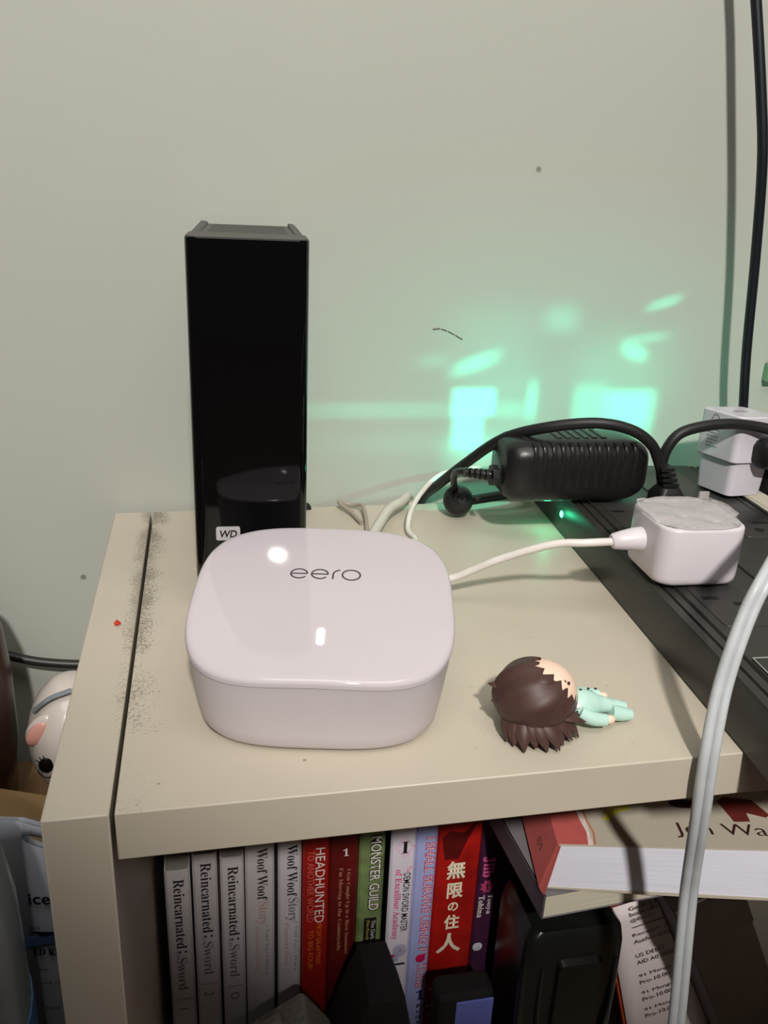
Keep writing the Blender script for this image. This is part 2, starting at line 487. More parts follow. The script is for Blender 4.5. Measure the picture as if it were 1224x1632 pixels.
def outlet(cx, cy, rot90=False):
    pl = obj('outlet', G().loft([[(x, y, SH - 0.0002) for x, y in rrect(cx - 0.0125, cx + 0.0125, cy - 0.019, cy + 0.019, 0.003)],
                                 [(x, y, SH + 0.0005) for x, y in rrect(cx - 0.0122, cx + 0.0122, cy - 0.0187, cy + 0.0187, 0.003)]]), m_st2, st)
    for dx, w in ((-0.0064, 0.0036), (0.0064, 0.0043)):
        for a in (1,):
            obj('slot', G().box(cx + dx - w, cx + dx + w, cy + 0.0035 + (0.003 if dx < 0 else -0.003) - 0.0013, cy + 0.0035 + (0.003 if dx < 0 else -0.003) + 0.0013, SH, SH + 0.0007), m_hole, pl)
    obj('slot', G().prism([(cx + 0.0026 * math.cos(t * PI / 8), cy - 0.010 + 0.0026 * math.sin(t * PI / 8)) for t in range(16)], SH, SH + 0.0007), m_hole, pl)
for cy in (0.0905, 0.137, 0.197, 0.247):
    outlet(0.0270, cy)
for cy in (0.072, 0.127, 0.1845):
    outlet(0.0890, cy)
obj('divider', G().box(0.0525, 0.0535, 0.02, SL - 0.02, SH - 0.0004, SH + 0.0004), m_hole, st)
lb = obj('clear_label', G().box(0.012, 0.10, 0.004, 0.046, SH - 0.0002, SH + 0.0005), mat('green_black_label', (38, 44, 36), 0.2), st)
for b in ((0.012, 0.10, 0.0457, 0.0462), (0.0118, 0.0123, 0.004, 0.046)):
    obj('label_edge', G().box(b[0], b[1], b[2], b[3], SH + 0.0004, SH + 0.0008), mat('pale_edge', (150, 158, 148), 0.3), lb)
m_led = mat('green_led', (90, 255, 190), 0.3, emit=6.0)
obj('indicator_light', G().ellipsoid((0.018, SL - 0.010, SH + 0.0004), (0.0022, 0.0022, 0.0012), 12, 6), m_led, st, label='tiny glowing green light')
obj('indicator_light', G().ellipsoid((0.0, SL - 0.052, 0.012), (0.001, 0.0022, 0.0022), 12, 6), m_led, st, label='tiny glowing green light')

# the green light of the indicator; its wall patches are drawn into the lamp's beam
GL = Vector((0.258, 0.2395, 0.046))
gd = bpy.data.lights.new('green_indicator_light', 'POINT')
gd.energy = 0.145
gd.shadow_soft_size = 0.0012
gd.use_nodes = True
nt = gd.node_tree
em = nt.nodes['Emission']
geo = N(nt, 'ShaderNodeNewGeometry')
sp = N(nt, 'ShaderNodeSeparateXYZ'); nt.links.new(geo.outputs['Incoming'], sp.inputs[0])
ymax = N(nt, 'ShaderNodeMath', op='MAXIMUM', i1=0.05); nt.links.new(sp.outputs[1], ymax.inputs[0])
dU = N(nt, 'ShaderNodeMath', op='DIVIDE'); nt.links.new(sp.outputs[0], dU.inputs[0]); nt.links.new(ymax.outputs[0], dU.inputs[1])
dV = N(nt, 'ShaderNodeMath', op='DIVIDE'); nt.links.new(sp.outputs[2], dV.inputs[0]); nt.links.new(ymax.outputs[0], dV.inputs[1])
uv = N(nt, 'ShaderNodeCombineXYZ'); nt.links.new(dU.outputs[0], uv.inputs[0]); nt.links.new(dV.outputs[0], uv.inputs[1])
DW = YW - GL.y
PATCH = [  # centre x, z and half sizes of each patch on the wall, strength, softness, slant
    (0.1996, 0.0652, 0.0130, 0.0085, 1.10, 0.30, 0.0), (0.1969, 0.0479, 0.0095, 0.0125, 0.85, 0.35, 0.0), (0.2030, 0.0325, 0.0165, 0.0095, 0.30, 0.9, 0.0),
    (0.1989, 0.0898, 0.0130, 0.0046, 0.42, 0.7, 0.35), (0.2380, 0.0660, 0.0038, 0.0115, 0.32, 0.6, 0.0), (0.2239, 0.0604, 0.0110, 0.0051, 0.16, 0.8, 0.0),
    (0.2780, 0.0598, 0.0113, 0.0157, 0.34, 0.45, 0.0), (0.3060, 0.0614, 0.0170, 0.0110, 0.62, 0.35, 0.0), (0.3120, 0.0443, 0.0113, 0.0075, 0.40, 0.4, 0.0),
    (0.3040, 0.0974, 0.0080, 0.0044, 0.48, 0.7, -0.3), (0.3113, 0.1063, 0.0135, 0.0026, 0.22, 0.7, 0.1), (0.2526, 0.1177, 0.0103, 0.0077, 0.17, 0.9, 0.0),
    (0.3194, 0.1284, 0.0101, 0.0028, 0.32, 0.6, 0.25), (0.1421, 0.0605, 0.0460, 0.0048, 0.115, 0.6, 0.0), (0.1719, 0.0913, 0.0093, 0.0039, 0.10, 0.9, 0.1),
    (0.2266, 0.0390, 0.1000, 0.0060, 0.05, 0.9, 0.0), (0.2118, 0.1085, 0.0262, 0.0152, 0.07, 0.9, 0.0), (0.2163, 0.0653, 0.0271, 0.0260, 0.12, 0.7, 0.0),
    (0.2950, 0.0800, 0.0326, 0.0260, 0.13, 0.8, 0.0), (0.2500, 0.0650, 0.1300, 0.0850, 0.10, 0.95, 0.0)]
acc = None
for (px, pz, hw, hh, a, sf, sl) in PATCH:
    c = ((px - GL.x) / DW, (pz - GL.z) / DW, 0)
    s1 = N(nt, 'ShaderNodeVectorMath', op='SUBTRACT', i1=c); nt.links.new(uv.outputs[0], s1.inputs[0])
    sx = N(nt, 'ShaderNodeSeparateXYZ'); nt.links.new(s1.outputs[0], sx.inputs[0])
    sh = N(nt, 'ShaderNodeMath', op='MULTIPLY_ADD', i1=-sl); nt.links.new(sx.outputs[0], sh.inputs[0]); nt.links.new(sx.outputs[1], sh.inputs[2])
    ax = N(nt, 'ShaderNodeMath', op='ABSOLUTE'); nt.links.new(sx.outputs[0], ax.inputs[0])
    ay = N(nt, 'ShaderNodeMath', op='ABSOLUTE'); nt.links.new(sh.outputs[0], ay.inputs[0])
    mx = N(nt, 'ShaderNodeMapRange', i1=hw / DW * (1 - sf), i2=hw / DW * (1 + sf), i3=1.0, i4=0.0); mx.interpolation_type = 'SMOOTHSTEP'
    my = N(nt, 'ShaderNodeMapRange', i1=hh / DW * (1 - sf), i2=hh / DW * (1 + sf), i3=1.0, i4=0.0); my.interpolation_type = 'SMOOTHSTEP'
    nt.links.new(ax.outputs[0], mx.inputs[0]); nt.links.new(ay.outputs[0], my.inputs[0])
    pr = N(nt, 'ShaderNodeMath', op='MULTIPLY'); nt.links.new(mx.outputs[0], pr.inputs[0]); nt.links.new(my.outputs[0], pr.inputs[1])
    ma = N(nt, 'ShaderNodeMath', op='MULTIPLY_ADD', i1=a, i2=0.0); nt.links.new(pr.outputs[0], ma.inputs[0])
    if acc: nt.links.new(acc.outputs[0], ma.inputs[2])
    acc = ma
# the drawn beam is evened out over the wall: 1 / cos^3
y3 = N(nt, 'ShaderNodeMath', op='POWER', i1=3.0); nt.links.new(ymax.outputs[0], y3.inputs[0])
ev = N(nt, 'ShaderNodeMath', op='DIVIDE'); nt.links.new(acc.outputs[0], ev.inputs[0]); nt.links.new(y3.outputs[0], ev.inputs[1])
fw = N(nt, 'ShaderNodeMath', op='GREATER_THAN', i1=0.12); nt.links.new(sp.outputs[1], fw.inputs[0])
fin = N(nt, 'ShaderNodeMath', op='MULTIPLY'); nt.links.new(ev.outputs[0], fin.inputs[0]); nt.links.new(fw.outputs[0], fin.inputs[1])
nt.links.new(fin.outputs[0], em.inputs['Strength'])
em.inputs['Color'].default_value = (0.03, 1.0, 0.64, 1)
go = bpy.data.objects.new('green_indicator_light', gd)
COL.objects.link(go)
go.location = GL + Vector((0, 0, Z0))
g2 = bpy.data.lights.new('green_side_light', 'POINT')
g2.energy = 0.006; g2.color = (0.05, 1.0, 0.45); g2.shadow_soft_size = 0.002
go2 = bpy.data.objects.new('green_side_light', g2)
COL.objects.link(go2)
go2.location = (0.2325, 0.215, 0.012 + Z0)

# ================================================================== black power adapter (brick)
m_pa = mat('adapter_black', (27, 27, 27), rough=0.33, var=0.08, bump=0.12, bscale=900)
pa = thing('black_power_adapter', 'black ribbed power adapter brick perched over the rear of the surge protector', 'power adapter', (0.238, 0.207, 0.0268), (0, 0, -0.03))
AL, AD, AH = 0.0465, 0.0195, 0.0360
def brick_ring(x, k, dz=0.0):
    return [(x, y, z + dz) for y, z in rrect(-AD * k, AD * k, AH / 2 - AH / 2 * k, AH / 2 + AH / 2 * k, 0.0105 * k, 5)]
g = G(); rings = []
for x, k in ((-0.0465, 0.66), (-0.0458, 0.76), (-0.044, 0.86), (-0.041, 0.935), (-0.037, 0.98), (-0.032, 1.0), (0.030, 1.0), (0.035, 0.97), (0.040, 0.90), (0.0435, 0.81), (0.0462, 0.70), (0.0470, 0.60)):
    rings.append(brick_ring(x * 0.905, k))
g.loft(rings)
obj('body', g, m_pa, pa, angle=50)
for k in range(12):
    x = -0.0285 + k * 0.0053
    sec = []
    pr_ = [(-0.0135, 0.0355), (-0.0170, 0.0333), (-0.0190, 0.0290), (-0.0190, 0.0110), (-0.0185, 0.0095)]
    g = G()
    out = [(y - 0.0008, z + (0.0005 if i < 2 else 0)) for i, (y, z) in enumerate(pr_)]
    for xx in (x, x + 0.0028):
        sec.append([(xx, y, z) for y, z in out] + [(xx, y + 0.003, z - 0.002 if i < 2 else z) for i, (y, z) in list(enumerate(out))[::-1]])
    g.loft(sec)
    obj('rib', g, m_pa, pa, 0.0004)
for k in range(6):
    obj('top_rib', G().box(-0.012 + k * 0.0053, -0.0092 + k * 0.0053, -0.008, 0.014, AH - 0.0005, AH + 0.0006), m_pa, pa, 0.0003)
for x in (-0.031, -0.0295):
    obj('etched_line', G().box(x, x + 0.0004, -0.010, 0.010, AH - 0.0003, AH + 0.00015), mat('grey_etch', (70, 68, 66), 0.5), pa)
rl = obj('strain_relief', G().tube([(-0.044, -0.004, 0.0135), (-0.0475, -0.004, 0.0137)], 0.0062, 8), m_pa, pa, 0.0003)
for k in range(5):
    x = -0.0490 - k * 0.0027
    obj('relief_ring', G().tube([(x, -0.004 + 0.0012 * k, 0.0138), (x - 0.0017, -0.004 + 0.0012 * k, 0.0139)], 0.0032 - 0.0001 * k, 10), m_pa, rl)
obj('cord', G().tube(smooth([(-0.0440, -0.004, 0.0137), (-0.0530, -0.0015, 0.0138), (-0.0600, 0.0040, 0.0132), (-0.0630, 0.0140, 0.0090), (-0.0600, 0.0260, -0.0020), (-0.0540, 0.0380, -0.0130)]), 0.0021), m_pa, pa)

# barrel plug lying under the adapter's left end
bp = thing('barrel_plug', 'round black barrel plug lying at the back of the bookcase under the adapter', 'plug', (0.1868, 0.2440, 0))
m_rub = mat('black_rubber', (24, 24, 25), 0.5)
g = G()
ax = Vector((-0.30, -0.92, 0.22)).normalized()
pts = [Vector((0.001, 0.008, 0.0090)) + ax * d for d in (0, 0.003, 0.007, 0.012, 0.0150, 0.0165)]
g.tube(pts, [0.0055, 0.0082, 0.0093, 0.0092, 0.0078, 0.0050], 20)
obj('plug_body', g, m_rub, bp)
obj('molded_ridge', G().tube([pts[4] + Vector((-0.003, -0.001, 0.003)), pts[4] + Vector((0.002, -0.0012, -0.003))], 0.0011, 6), m_rub, bp)
obj('molded_ridge', G().tube([pts[4] + Vector((0.0, -0.001, 0.0035)), pts[4] + Vector((0.0040, -0.0012, -0.0005))], 0.0009, 6), m_rub, bp)
obj('cord', G().tube(smooth([(0.004, 0.006, 0.0075), (0.016, 0.004, 0.0100), (0.030, 0.003, 0.0125), (0.044, 0.006, 0.0145), (0.050, 0.012, 0.010), (0.050, 0.0255, 0.004), (0.050, 0.0285, -0.06)]), 0.0030), m_rub, bp)

# ================================================================== plugs and black cords on the strip
pk = thing('power_plug', 'black power plug with ribbed strain relief, its cord arching left over the adapter', 'plug', (0.2885, 0.1830, 0.0265))
obj('plug_body', G().loft([[(x, y, 0) for x, y in rrect(-0.0085, 0.0085, -0.0085, 0.0085, 0.003)], [(x, y, 0.008) for x, y in rrect(-0.0080, 0.0080, -0.0080, 0.0080, 0.003)], [(x, y, 0.0125) for x, y in rrect(-0.0055, 0.0055, -0.0055, 0.0055, 0.003)]]), m_rub, pk)
for k in range(4):
    z = 0.0130 + k * 0.0031
    obj('relief_ring', G().loft([[(x - 0.0012 * k, y, z) for x, y in rrect(-0.0050 + 0.0003 * k, 0.0050 - 0.0003 * k, -0.0045, 0.0045, 0.0015)], [(x - 0.0012 * k, y, z + 0.0019) for x, y in rrect(-0.0050 + 0.0003 * k, 0.0050 - 0.0003 * k, -0.0045, 0.0045, 0.0015)]]), m_rub, pk)
o0 = Vector((0.2885, 0.1830, 0.0265))
arcL = [(0.2885, 0.183, 0.036), (0.2815, 0.1845, 0.0525), (0.2745, 0.184, 0.0635), (0.2620, 0.186, 0.0712), (0.2431, 0.190, 0.0740), (0.2185, 0.200, 0.0690), (0.1991, 0.215, 0.0582), (0.1844, 0.235, 0.0370), (0.1751, 0.253, 0.0186), (0.1690, 0.2690, 0.0030), (0.1672, 0.2696, -0.012), (0.167, 0.2696, -0.06)]
obj('cord', G().tube([p - o0 for p in smooth(arcL)], 0.0027, 12, flat=1.15), m_rub, pk)

p2 = thing('angled_plug', 'black round-headed plug at the right edge, its cord arching from the ribbed plug', 'plug', (0.357, 0.192, 0.0265))
o0 = Vector((0.357, 0.192, 0.0265))
g = G().tube([p - o0 for p in [Vector((0.346, 0.1885, 0.0545)), Vector((0.348, 0.1890, 0.0545)), Vector((0.353, 0.190, 0.0545)), Vector((0.362, 0.192, 0.0545)), Vector((0.366, 0.193, 0.0545))]], [0.006, 0.0085, 0.0095, 0.0095, 0.007], 20)
obj('plug_head', g, m_rub, p2)
obj('plug_body', G().box(0.004, 0.016, 0.0, 0.013, 0, 0.024), m_rub, p2, 0.002)
arcR = [(0.2915, 0.1915, 0.0330), (0.2875, 0.1910, 0.0470), (0.2885, 0.190, 0.0590), (0.2970, 0.190, 0.0685), (0.3196, 0.190, 0.0726), (0.3420, 0.1895, 0.0710), (0.3620, 0.1860, 0.0665), (0.3760, 0.188, 0.0600), (0.372, 0.193, 0.0545), (0.364, 0.193, 0.0545)]
obj('cord', G().tube([Vector(p) - o0 for p in smooth(arcR)], 0.0031, 12), m_rub, p2)

# ================================================================== white USB charger
m_wp = mat('white_plastic', (206, 201, 212), rough=0.28, var=0.01)
ch = thing('usb_charger', 'tall white two-tier USB wall charger plugged upright in the surge protector', 'charger', (0.3440, 0.2080, 0.0262), (math.radians(-3), math.radians(3), 0.18))
def tier(z0, z1, a0, b0, a1, b1, r=0.004):
    return [[(x, y, z0) for x, y in rrect(-a0, a0, -b0, b0, r)], [(x, y, z1) for x, y in rrect(-a1, a1, -b1, b1, r)]]
obj('lower_body', G().loft(tier(0, 0.0205, 0.0128, 0.0140, 0.0140, 0.0150)), m_wp, ch, 0.0005)
obj('upper_body', G().loft(tier(0.0205, 0.0480, 0.0160, 0.0165, 0.0160, 0.0165)), m_wp, ch, 0.0008)
obj('usb_port', G().box(-0.0055, 0.0025, -0.002, 0.002, 0.0478, 0.0483), mat('port_grey', (150, 146, 148), 0.4), ch)
m_pr = mat('pale_grey_print', (128, 128, 128), 0.5)
for k, (w, z) in enumerate(((0.0075, 0.0385), (0.0095, 0.0365), (0.0060, 0.0345), (0.0090, 0.0325), (0.0085, 0.0305), (0.0050, 0.0285), (0.0092, 0.0265))):
    obj('printed_line', G().box(-0.01612, -0.01600, 0.008 - w, 0.008, z, z + 0.0006), m_pr, ch)
obj('printed_ring', G().tube([(-0.0160, 0.003 + 0.003 * math.cos(t * PI / 10), 0.0430 + 0.003 * math.sin(t * PI / 10)) for t in range(21)], 0.00035, 5), m_pr, ch)

# ================================================================== white power adapter of the router
wa = thing('white_power_adapter', 'chunky white power adapter under peeling clear film, on the surge protector', 'power adapter', (0.2525, 0.1025, 0.0268), (0, 0, -0.04))
m_wa = mat('white_adapter_plastic', (214, 207, 214), rough=0.3, var=0.01)
def oct_(k, z, a=0.0207, b=0.0200):
    return [(x, y, z) for x, y in rrect(-a * k, a * k, -b * k, b * k, 0.0085 * k, 6)]
g = G()
g.loft([oct_(0.90, 0.0), oct_(0.955, 0.0007), oct_(0.985, 0.002), oct_(0.995, 0.004), oct_(1.0, 0.014), oct_(0.995, 0.0262), oct_(0.985, 0.0272), oct_(0.96, 0.0276)])
obj('body', g, m_wa, wa, angle=50)
rl = obj('strain_relief', G().tube([(-0.0205, 0.002, 0.0150), (-0.0250, 0.002, 0.0148), (-0.0300, 0.002, 0.0144), (-0.0345, 0.002, 0.0140), (-0.0352, 0.002, 0.0139)], [0.0058, 0.0054, 0.0046, 0.0037, 0.0030], 20), m_wa, wa)
c_, s_ = math.cos(0.04), math.sin(0.04)
def wal(p):
    d = Vector(p) - Vector((0.2525, 0.1025, 0.0268))
    return Vector((d.x * c_ - d.y * s_, d.x * s_ + d.y * c_, d.z))
eero = [wal(p) for p in ((0.2186, 0.1055, 0.0407), (0.2049, 0.1070, 0.0400), (0.1909, 0.112, 0.0376), (0.1699, 0.120, 0.0279), (0.1584, 0.126, 0.0198), (0.1484, 0.130, 0.0137), (0.132, 0.1315, 0.0110), (0.1180, 0.1270, 0.0105), (0.1010, 0.1230, 0.0105), (0.0975, 0.1140, 0.0105))]
obj('cord', G().tube(smooth(eero), 0.0019, 12), mat('white_cord', (222, 216, 212), 0.4), wa)
# film: a rumpled sheet a little larger than the top
g = G(); nx, ny = 22, 20; vs = []; fs = []
for j in range(ny + 1):
    for i in range(nx + 1):
        u = -1 + 2 * i / nx; v = -1 + 2 * j / ny
        q = max(0, abs(u) ** 4 + abs(v) ** 4 - 1) * 0.16
        x, y = u * 0.0203 * (1 - q * 2), v * 0.0197 * (1 - q * 2)
        z = 0.0280 + 0.00035 * math.sin(7 * u + 3 * v) * math.cos(5 * v - 2 * u) + 0.00025 * random.random()
        if u > 0.80 and v > -0.3: z += 0.0012 * (u - 0.8) / 0.2; x += 0.0026 * (u - 0.8) / 0.2
        if u < -0.88 and v > 0.2: z += 0.0010; x -= 0.0012
        if v > 0.85: z += 0.0010 * (v - 0.85) / 0.15
        vs.append((x, y, z))
for j in range(ny):
    for i in range(nx):
        a = j * (nx + 1) + i
        fs.append((a, a + 1, a + nx + 2, a + nx + 1))
g.add(vs, fs)
fo = obj('protective_film', g, mat('clear_film', (212, 207, 208), rough=0.12, alpha=0.4, var=0.1, vscale=90), wa, label='rumpled clear protective film peeling at its corners')
md = fo.modifiers.new('thickness', 'SOLIDIFY'); md.thickness = 0.0002
obj('film_tab', G().box(0.0150, 0.0200, 0.0185, 0.0198, 0.0275, 0.0315), MATS['clear_film'], wa)

# ================================================================== cords
m_wc = mat('grey_white_cord', (200, 196, 186), 0.45)
single('network_cable', G().tube(smooth([(0.101, 0.123, 0.0135), (0.106, 0.150, 0.010), (0.1180, 0.190, 0.0062), (0.1294, 0.215, 0.0078), (0.1398, 0.235, 0.0096), (0.1508, 0.250, 0.0085), (0.1600, 0.2692, 0.0045), (0.1610, 0.2697, -0.01), (0.161, 0.2697, -0.06)]), 0.0030, 12), m_wc, 'thick off-white cable running from behind the router over the back edge', 'cable')
single('thin_cable', G().tube(smooth([(0.1300, 0.160, 0.0020), (0.1430, 0.185, 0.0020), (0.1495, 0.205, 0.0020), (0.1484, 0.220, 0.0024), (0.1533, 0.235, 0.0079), (0.1632, 0.250, 0.0143), (0.1772, 0.262, 0.0209), (0.1943, 0.265, 0.0237), (0.2183, 0.262, 0.0254), (0.245, 0.258, 0.0290)]), 0.0016, 10), mat('thin_white_cord', (214, 212, 204), 0.45), 'thin white cable looping up behind the barrel plug in the green light', 'cable')
single('twist_tie', G().tube(smooth([(0.1222, 0.205, 0.0013), (0.1240, 0.220, 0.0013), (0.1268, 0.240, 0.0029), (0.1271, 0.255, 0.0048), (0.1216, 0.262, 0.0030), (0.1137, 0.262, 0.0051), (0.1196, 0.250, 0.0026), (0.1233, 0.235, 0.0014)]), 0.00125, 8), mat('grey_tie', (158, 148, 136), 0.5), 'thin greyish wire bent to a point behind the router', 'cable')
single('hanging_black_cable', G().tube(smooth([(0.318, 0.249, 0.34), (0.3260, 0.249, 0.3089), (0.3304, 0.247, 0.2916), (0.3404, 0.242, 0.2462), (0.3477, 0.240, 0.2111), (0.3564, 0.243, 0.1633), (0.3652, 0.246, 0.1034), (0.3741, 0.250, 0.0621), (0.3870, 0.262, 0.0260), (0.392, 0.2690, 0.0), (0.393, 0.2695, -0.06)]), 0.0029, 12), mat('blue_black_rubber', (16, 22, 30), 0.45), 'black cable hanging down the wall at the right edge', 'cable')
single('black_wall_cable', G().tube(smooth([(-0.20, 0.2695, -0.058), (-0.1143, 0.2695, -0.0850), (-0.0950, 0.2660, -0.0900), (-0.0730, 0.2640, -0.0960), (-0.0489, 0.2640, -0.0998), (-0.0240, 0.2665, -0.1020), (-0.010, 0.2705, -0.104), (0.02, 0.2705, -0.105)]), 0.0028, 12), mat('black_cord', (40, 38, 38), 0.4), 'black cable running along the wall at lower left', 'cable')
wcp = smooth([(0.452, 0.15, -0.355), (0.452, 0.15, -0.20), (0.450, 0.15, -0.03), (0.432, 0.142, 0.045), (0.385, 0.120, 0.082), (0.30, 0.075, 0.090), (0.2668, 0.045, 0.0816), (0.2330, 0.016, 0.0670), (0.2225, 0.0095, 0.0525), (0.2140, 0.0030, 0.0290), (0.2086,-0.0046,0.0052), (0.2104,-0.0046,-0.0232), (0.2170,0.0020,-0.0558), (0.2204,0.0040,-0.0795), (0.2245,0.0000,-0.1403), (0.2235,-0.0040,-0.1688), (0.216, -0.022, -0.25), (0.22, -0.024, -0.357)], 10)
wc = thing('white_twin_cord', 'white two-strand cord drooping over the front of the bookcase', 'cord', (0.22, -0.024, -0.36))
o0 = Vector((0.22, -0.024, -0.36))
for sgn in (-1, 1):
    obj('strand', G().tube([p - o0 + sgn * Vector((0.0017, -0.0004, 0.0004)) for p in wcp], 0.0019, 12), mat('cool_white_cord', (188, 192, 196), 0.4), wc)

# ================================================================== doll
m_hr = mat('brown_hair', (74, 50, 46), rough=0.5, var=0.08, vscale=200)
m_sk = mat('doll_skin', (240, 208, 188), rough=0.5, var=0.02)
m_mint = mat('mint_coat', (184, 220, 210), rough=0.5, var=0.04)
DX, DY = 0.1525, 0.0262
dl = thing('figurine', 'small big-headed figurine with brown hair and mint coat lying on its side', 'figurine', (DX, DY, 0), (0, 0, 0.02))
HC = Vector((0, 0, 0.0145)); HR = Vector((0.0148, 0.0140, 0.0132))
obj('head', G().ellipsoid(HC + Vector((0.0022, 0.0012, 0.0)), HR * 0.965, 32, 20), m_sk, dl)
face = Vector((0.68, -0.02, 0.73)).normalized()
# hair: cap around everything but the face, with jagged tips
g = G(); nu, nv = 60, 26
side = face.cross(Vector((0, 0, 1))).normalized(); upv = side.cross(face)
crown = (Vector((-0.93, -0.1, 0.25))).normalized()
rings = []
def fringe(i):
    t = i / nu
    z = abs((t * 15) % 1.0 - 0.5) * 2
    return z
X = side; Y = upv
for j in range(nv + 1):
    ring = []
    for i in range(nu):
        th = 2 * PI * i / nu
        lim = math.radians(131 + 12 * fringe(i) + 4 * math.sin(3 * th))
        ph = lim * (0.02 + 0.98 * j / nv)
        d = (-face * math.cos(ph) + math.sin(ph) * (math.cos(th) * X + math.sin(th) * Y))
        k = 1.07 + 0.030 * math.sin(9 * th + 3 * ph) * math.sin(ph) + 0.02 * math.sin(4 * th) - 0.03 * (j / nv) ** 4
        p = HC + Vector((d.x * HR.x, d.y * HR.y, d.z * HR.z)) * k
        p.z = max(p.z, 0.0003)
        ring.append(p)
    rings.append(ring)
g.loft(rings[::-1], caps=(False, True))
ho = obj('hair', g, m_hr, dl)
md = ho.modifiers.new('thickness', 'SOLIDIFY'); md.thickness = 0.0009; md.offset = -1
def lock(a, b, w, bend=(0, 0, 0.0)):
    a = Vector(a); b = Vector(b); m_ = (a + b) / 2 + Vector(bend)
    a = HC + (a - HC) * 0.82
    pts = smooth([a, m_, b], 5)
    n = len(pts)
    return obj('hair_lock', G().tube(pts, [w * (1 - (i / (n - 1)) ** 1.5) + 0.0002 for i in range(n)], 8, flat=0.55), m_hr, ho)
LOCKS = []
for k in range(11):            # ragged ends lying on the shelf, along the near side and towards the neck
    t = math.radians(200 + k * 14)
    r0, r1 = 0.0122, 0.0158 + 0.0012 * ((k * 7) % 3)
    LOCKS.append(((r0 * math.cos(t), r0 * math.sin(t), 0.0100), (r1 * math.cos(t + 0.22), r1 * math.sin(t + 0.22), 0.0012 + 0.0006 * (k % 2)), 0.0042))
for k in range(5):             # ends over the collar
    y = -0.0110 + 0.0030 * k
    LOCKS.append(((0.0085, y, 0.0100), (0.0172 - 0.0012 * (k % 2), y + 0.0012, 0.0075 + 0.0012 * k), 0.0030))
LOCKS += [((-0.0105, 0.002, 0.0165), (-0.0172, 0.0055, 0.0178), 0.0036), ((-0.0115, 0.000, 0.0120), (-0.0170, 0.0015, 0.0128), 0.0030),
          ((-0.0020, -0.0105, 0.0225), (0.0085, -0.0120, 0.0160), 0.0036), ((-0.0050, -0.0060, 0.0262), (0.0050, -0.0085, 0.0238), 0.0036)]
for a, b, w in LOCKS:
    bd = (0, 0, 0.0006)
    lock(a, b, w, bd)
def on_head(d):
    d = Vector(d).normalized()
    return HC + Vector((0.0022, 0.0012, 0)) + Vector((d.x * HR.x, d.y * HR.y, d.z * HR.z)) * 0.97
m_eye = mat('dark_eye', (40, 30, 30), 0.4)
e0 = on_head((0.52, -0.56, 0.64))
obj('eye', G().ellipsoid(e0, (0.0006, 0.0010, 0.0006), 10, 8, Matrix.Rotation(-0.5, 3, 'Z')), m_eye, dl)
e1 = on_head((0.40, -0.55, 0.73))
obj('eyebrow', G().tube([e1 + Vector((0, 0.001, 0)), e1 + Vector((0.0004, -0.0008, 0))], 0.0002, 5), m_hr, dl)
# body: neck to hem, arms, legs, collar, buttons
g = G().tube(smooth([(0.0135, 0.0005, 0.0090), (0.0175, 0.0005, 0.0085), (0.0230, 0.0006, 0.0080), (0.0290, 0.0006, 0.0070), (0.0335, 0.0004, 0.0060)], 5),
             [0.0040 + 0.0022 * math.sin(PI * min(1, i / 13)) - (0.0000 if i < 12 else 0.0002 * (i - 12)) for i in range(21)], 16, flat=0.95)
ct = obj('coat', g, m_mint, dl)
obj('sleeve', G().tube(smooth([(0.0165, -0.0050, 0.0085), (0.0215, -0.0066, 0.0062), (0.0272, -0.0062, 0.0046)], 5), 0.0029, 12, r1=0.0024), m_mint, dl)
obj('sleeve', G().tube(smooth([(0.0165, 0.0055, 0.0095), (0.0240, 0.0070, 0.0085), (0.0300, 0.0066, 0.0072)], 5), 0.0026, 12, r1=0.0021), m_mint, dl)
for c in ((0.0292, -0.0058, 0.0044), (0.0318, 0.0064, 0.0066)):
    obj('hand', G().ellipsoid(c, (0.0023, 0.0017, 0.0018), 12, 8), m_sk, dl)
for y in (-0.0024, 0.0026):
    obj('leg', G().tube([(0.0310, y, 0.0052), (0.0360, y * 1.05, 0.0040), (0.0398, y * 1.05, 0.0032)], [0.0032, 0.0028, 0.0022], 12), m_mint, dl)
for c in ((0.0140, -0.0046, 0.0085), (0.0155, -0.0040, 0.0108)):
    obj('collar', G().ellipsoid(c, (0.0020, 0.0016, 0.0013), 10, 6), mat('white_collar', (232, 230, 228), 0.5), dl)
for c in ((0.0150, -0.0060, 0.0095), (0.0172, -0.0072, 0.0080), (0.0190, 0.0010, 0.01435), (0.0225, 0.0016, 0.0141), (0.0260, 0.0024, 0.0132)):
    obj('button', G().ellipsoid(c, (0.0006, 0.0005, 0.0004), 8, 6), m_eye, ct)

# red crumb on the side panel
single('red_crumb', G().tube([(-0.0090, 0.1262, 0.0009), (-0.0078, 0.1264, 0.0016), (-0.0064, 0.1268, 0.0009)], [0.0006, 0.0014, 0.0005], 6), mat('red_plastic', (200, 62, 44), 0.4), 'tiny red crumb lying on the bookcase side panel', 'crumb')
# olive clip at the right edge of the wall
single('cable_clip', G().box(0.3990, 0.4150, YW - 0.006, YW, 0.0787, 0.0913), mat('olive_clip', (120, 122, 100), 0.5), 'small olive-grey clip on the wall at the right edge', 'clip', 0.001)

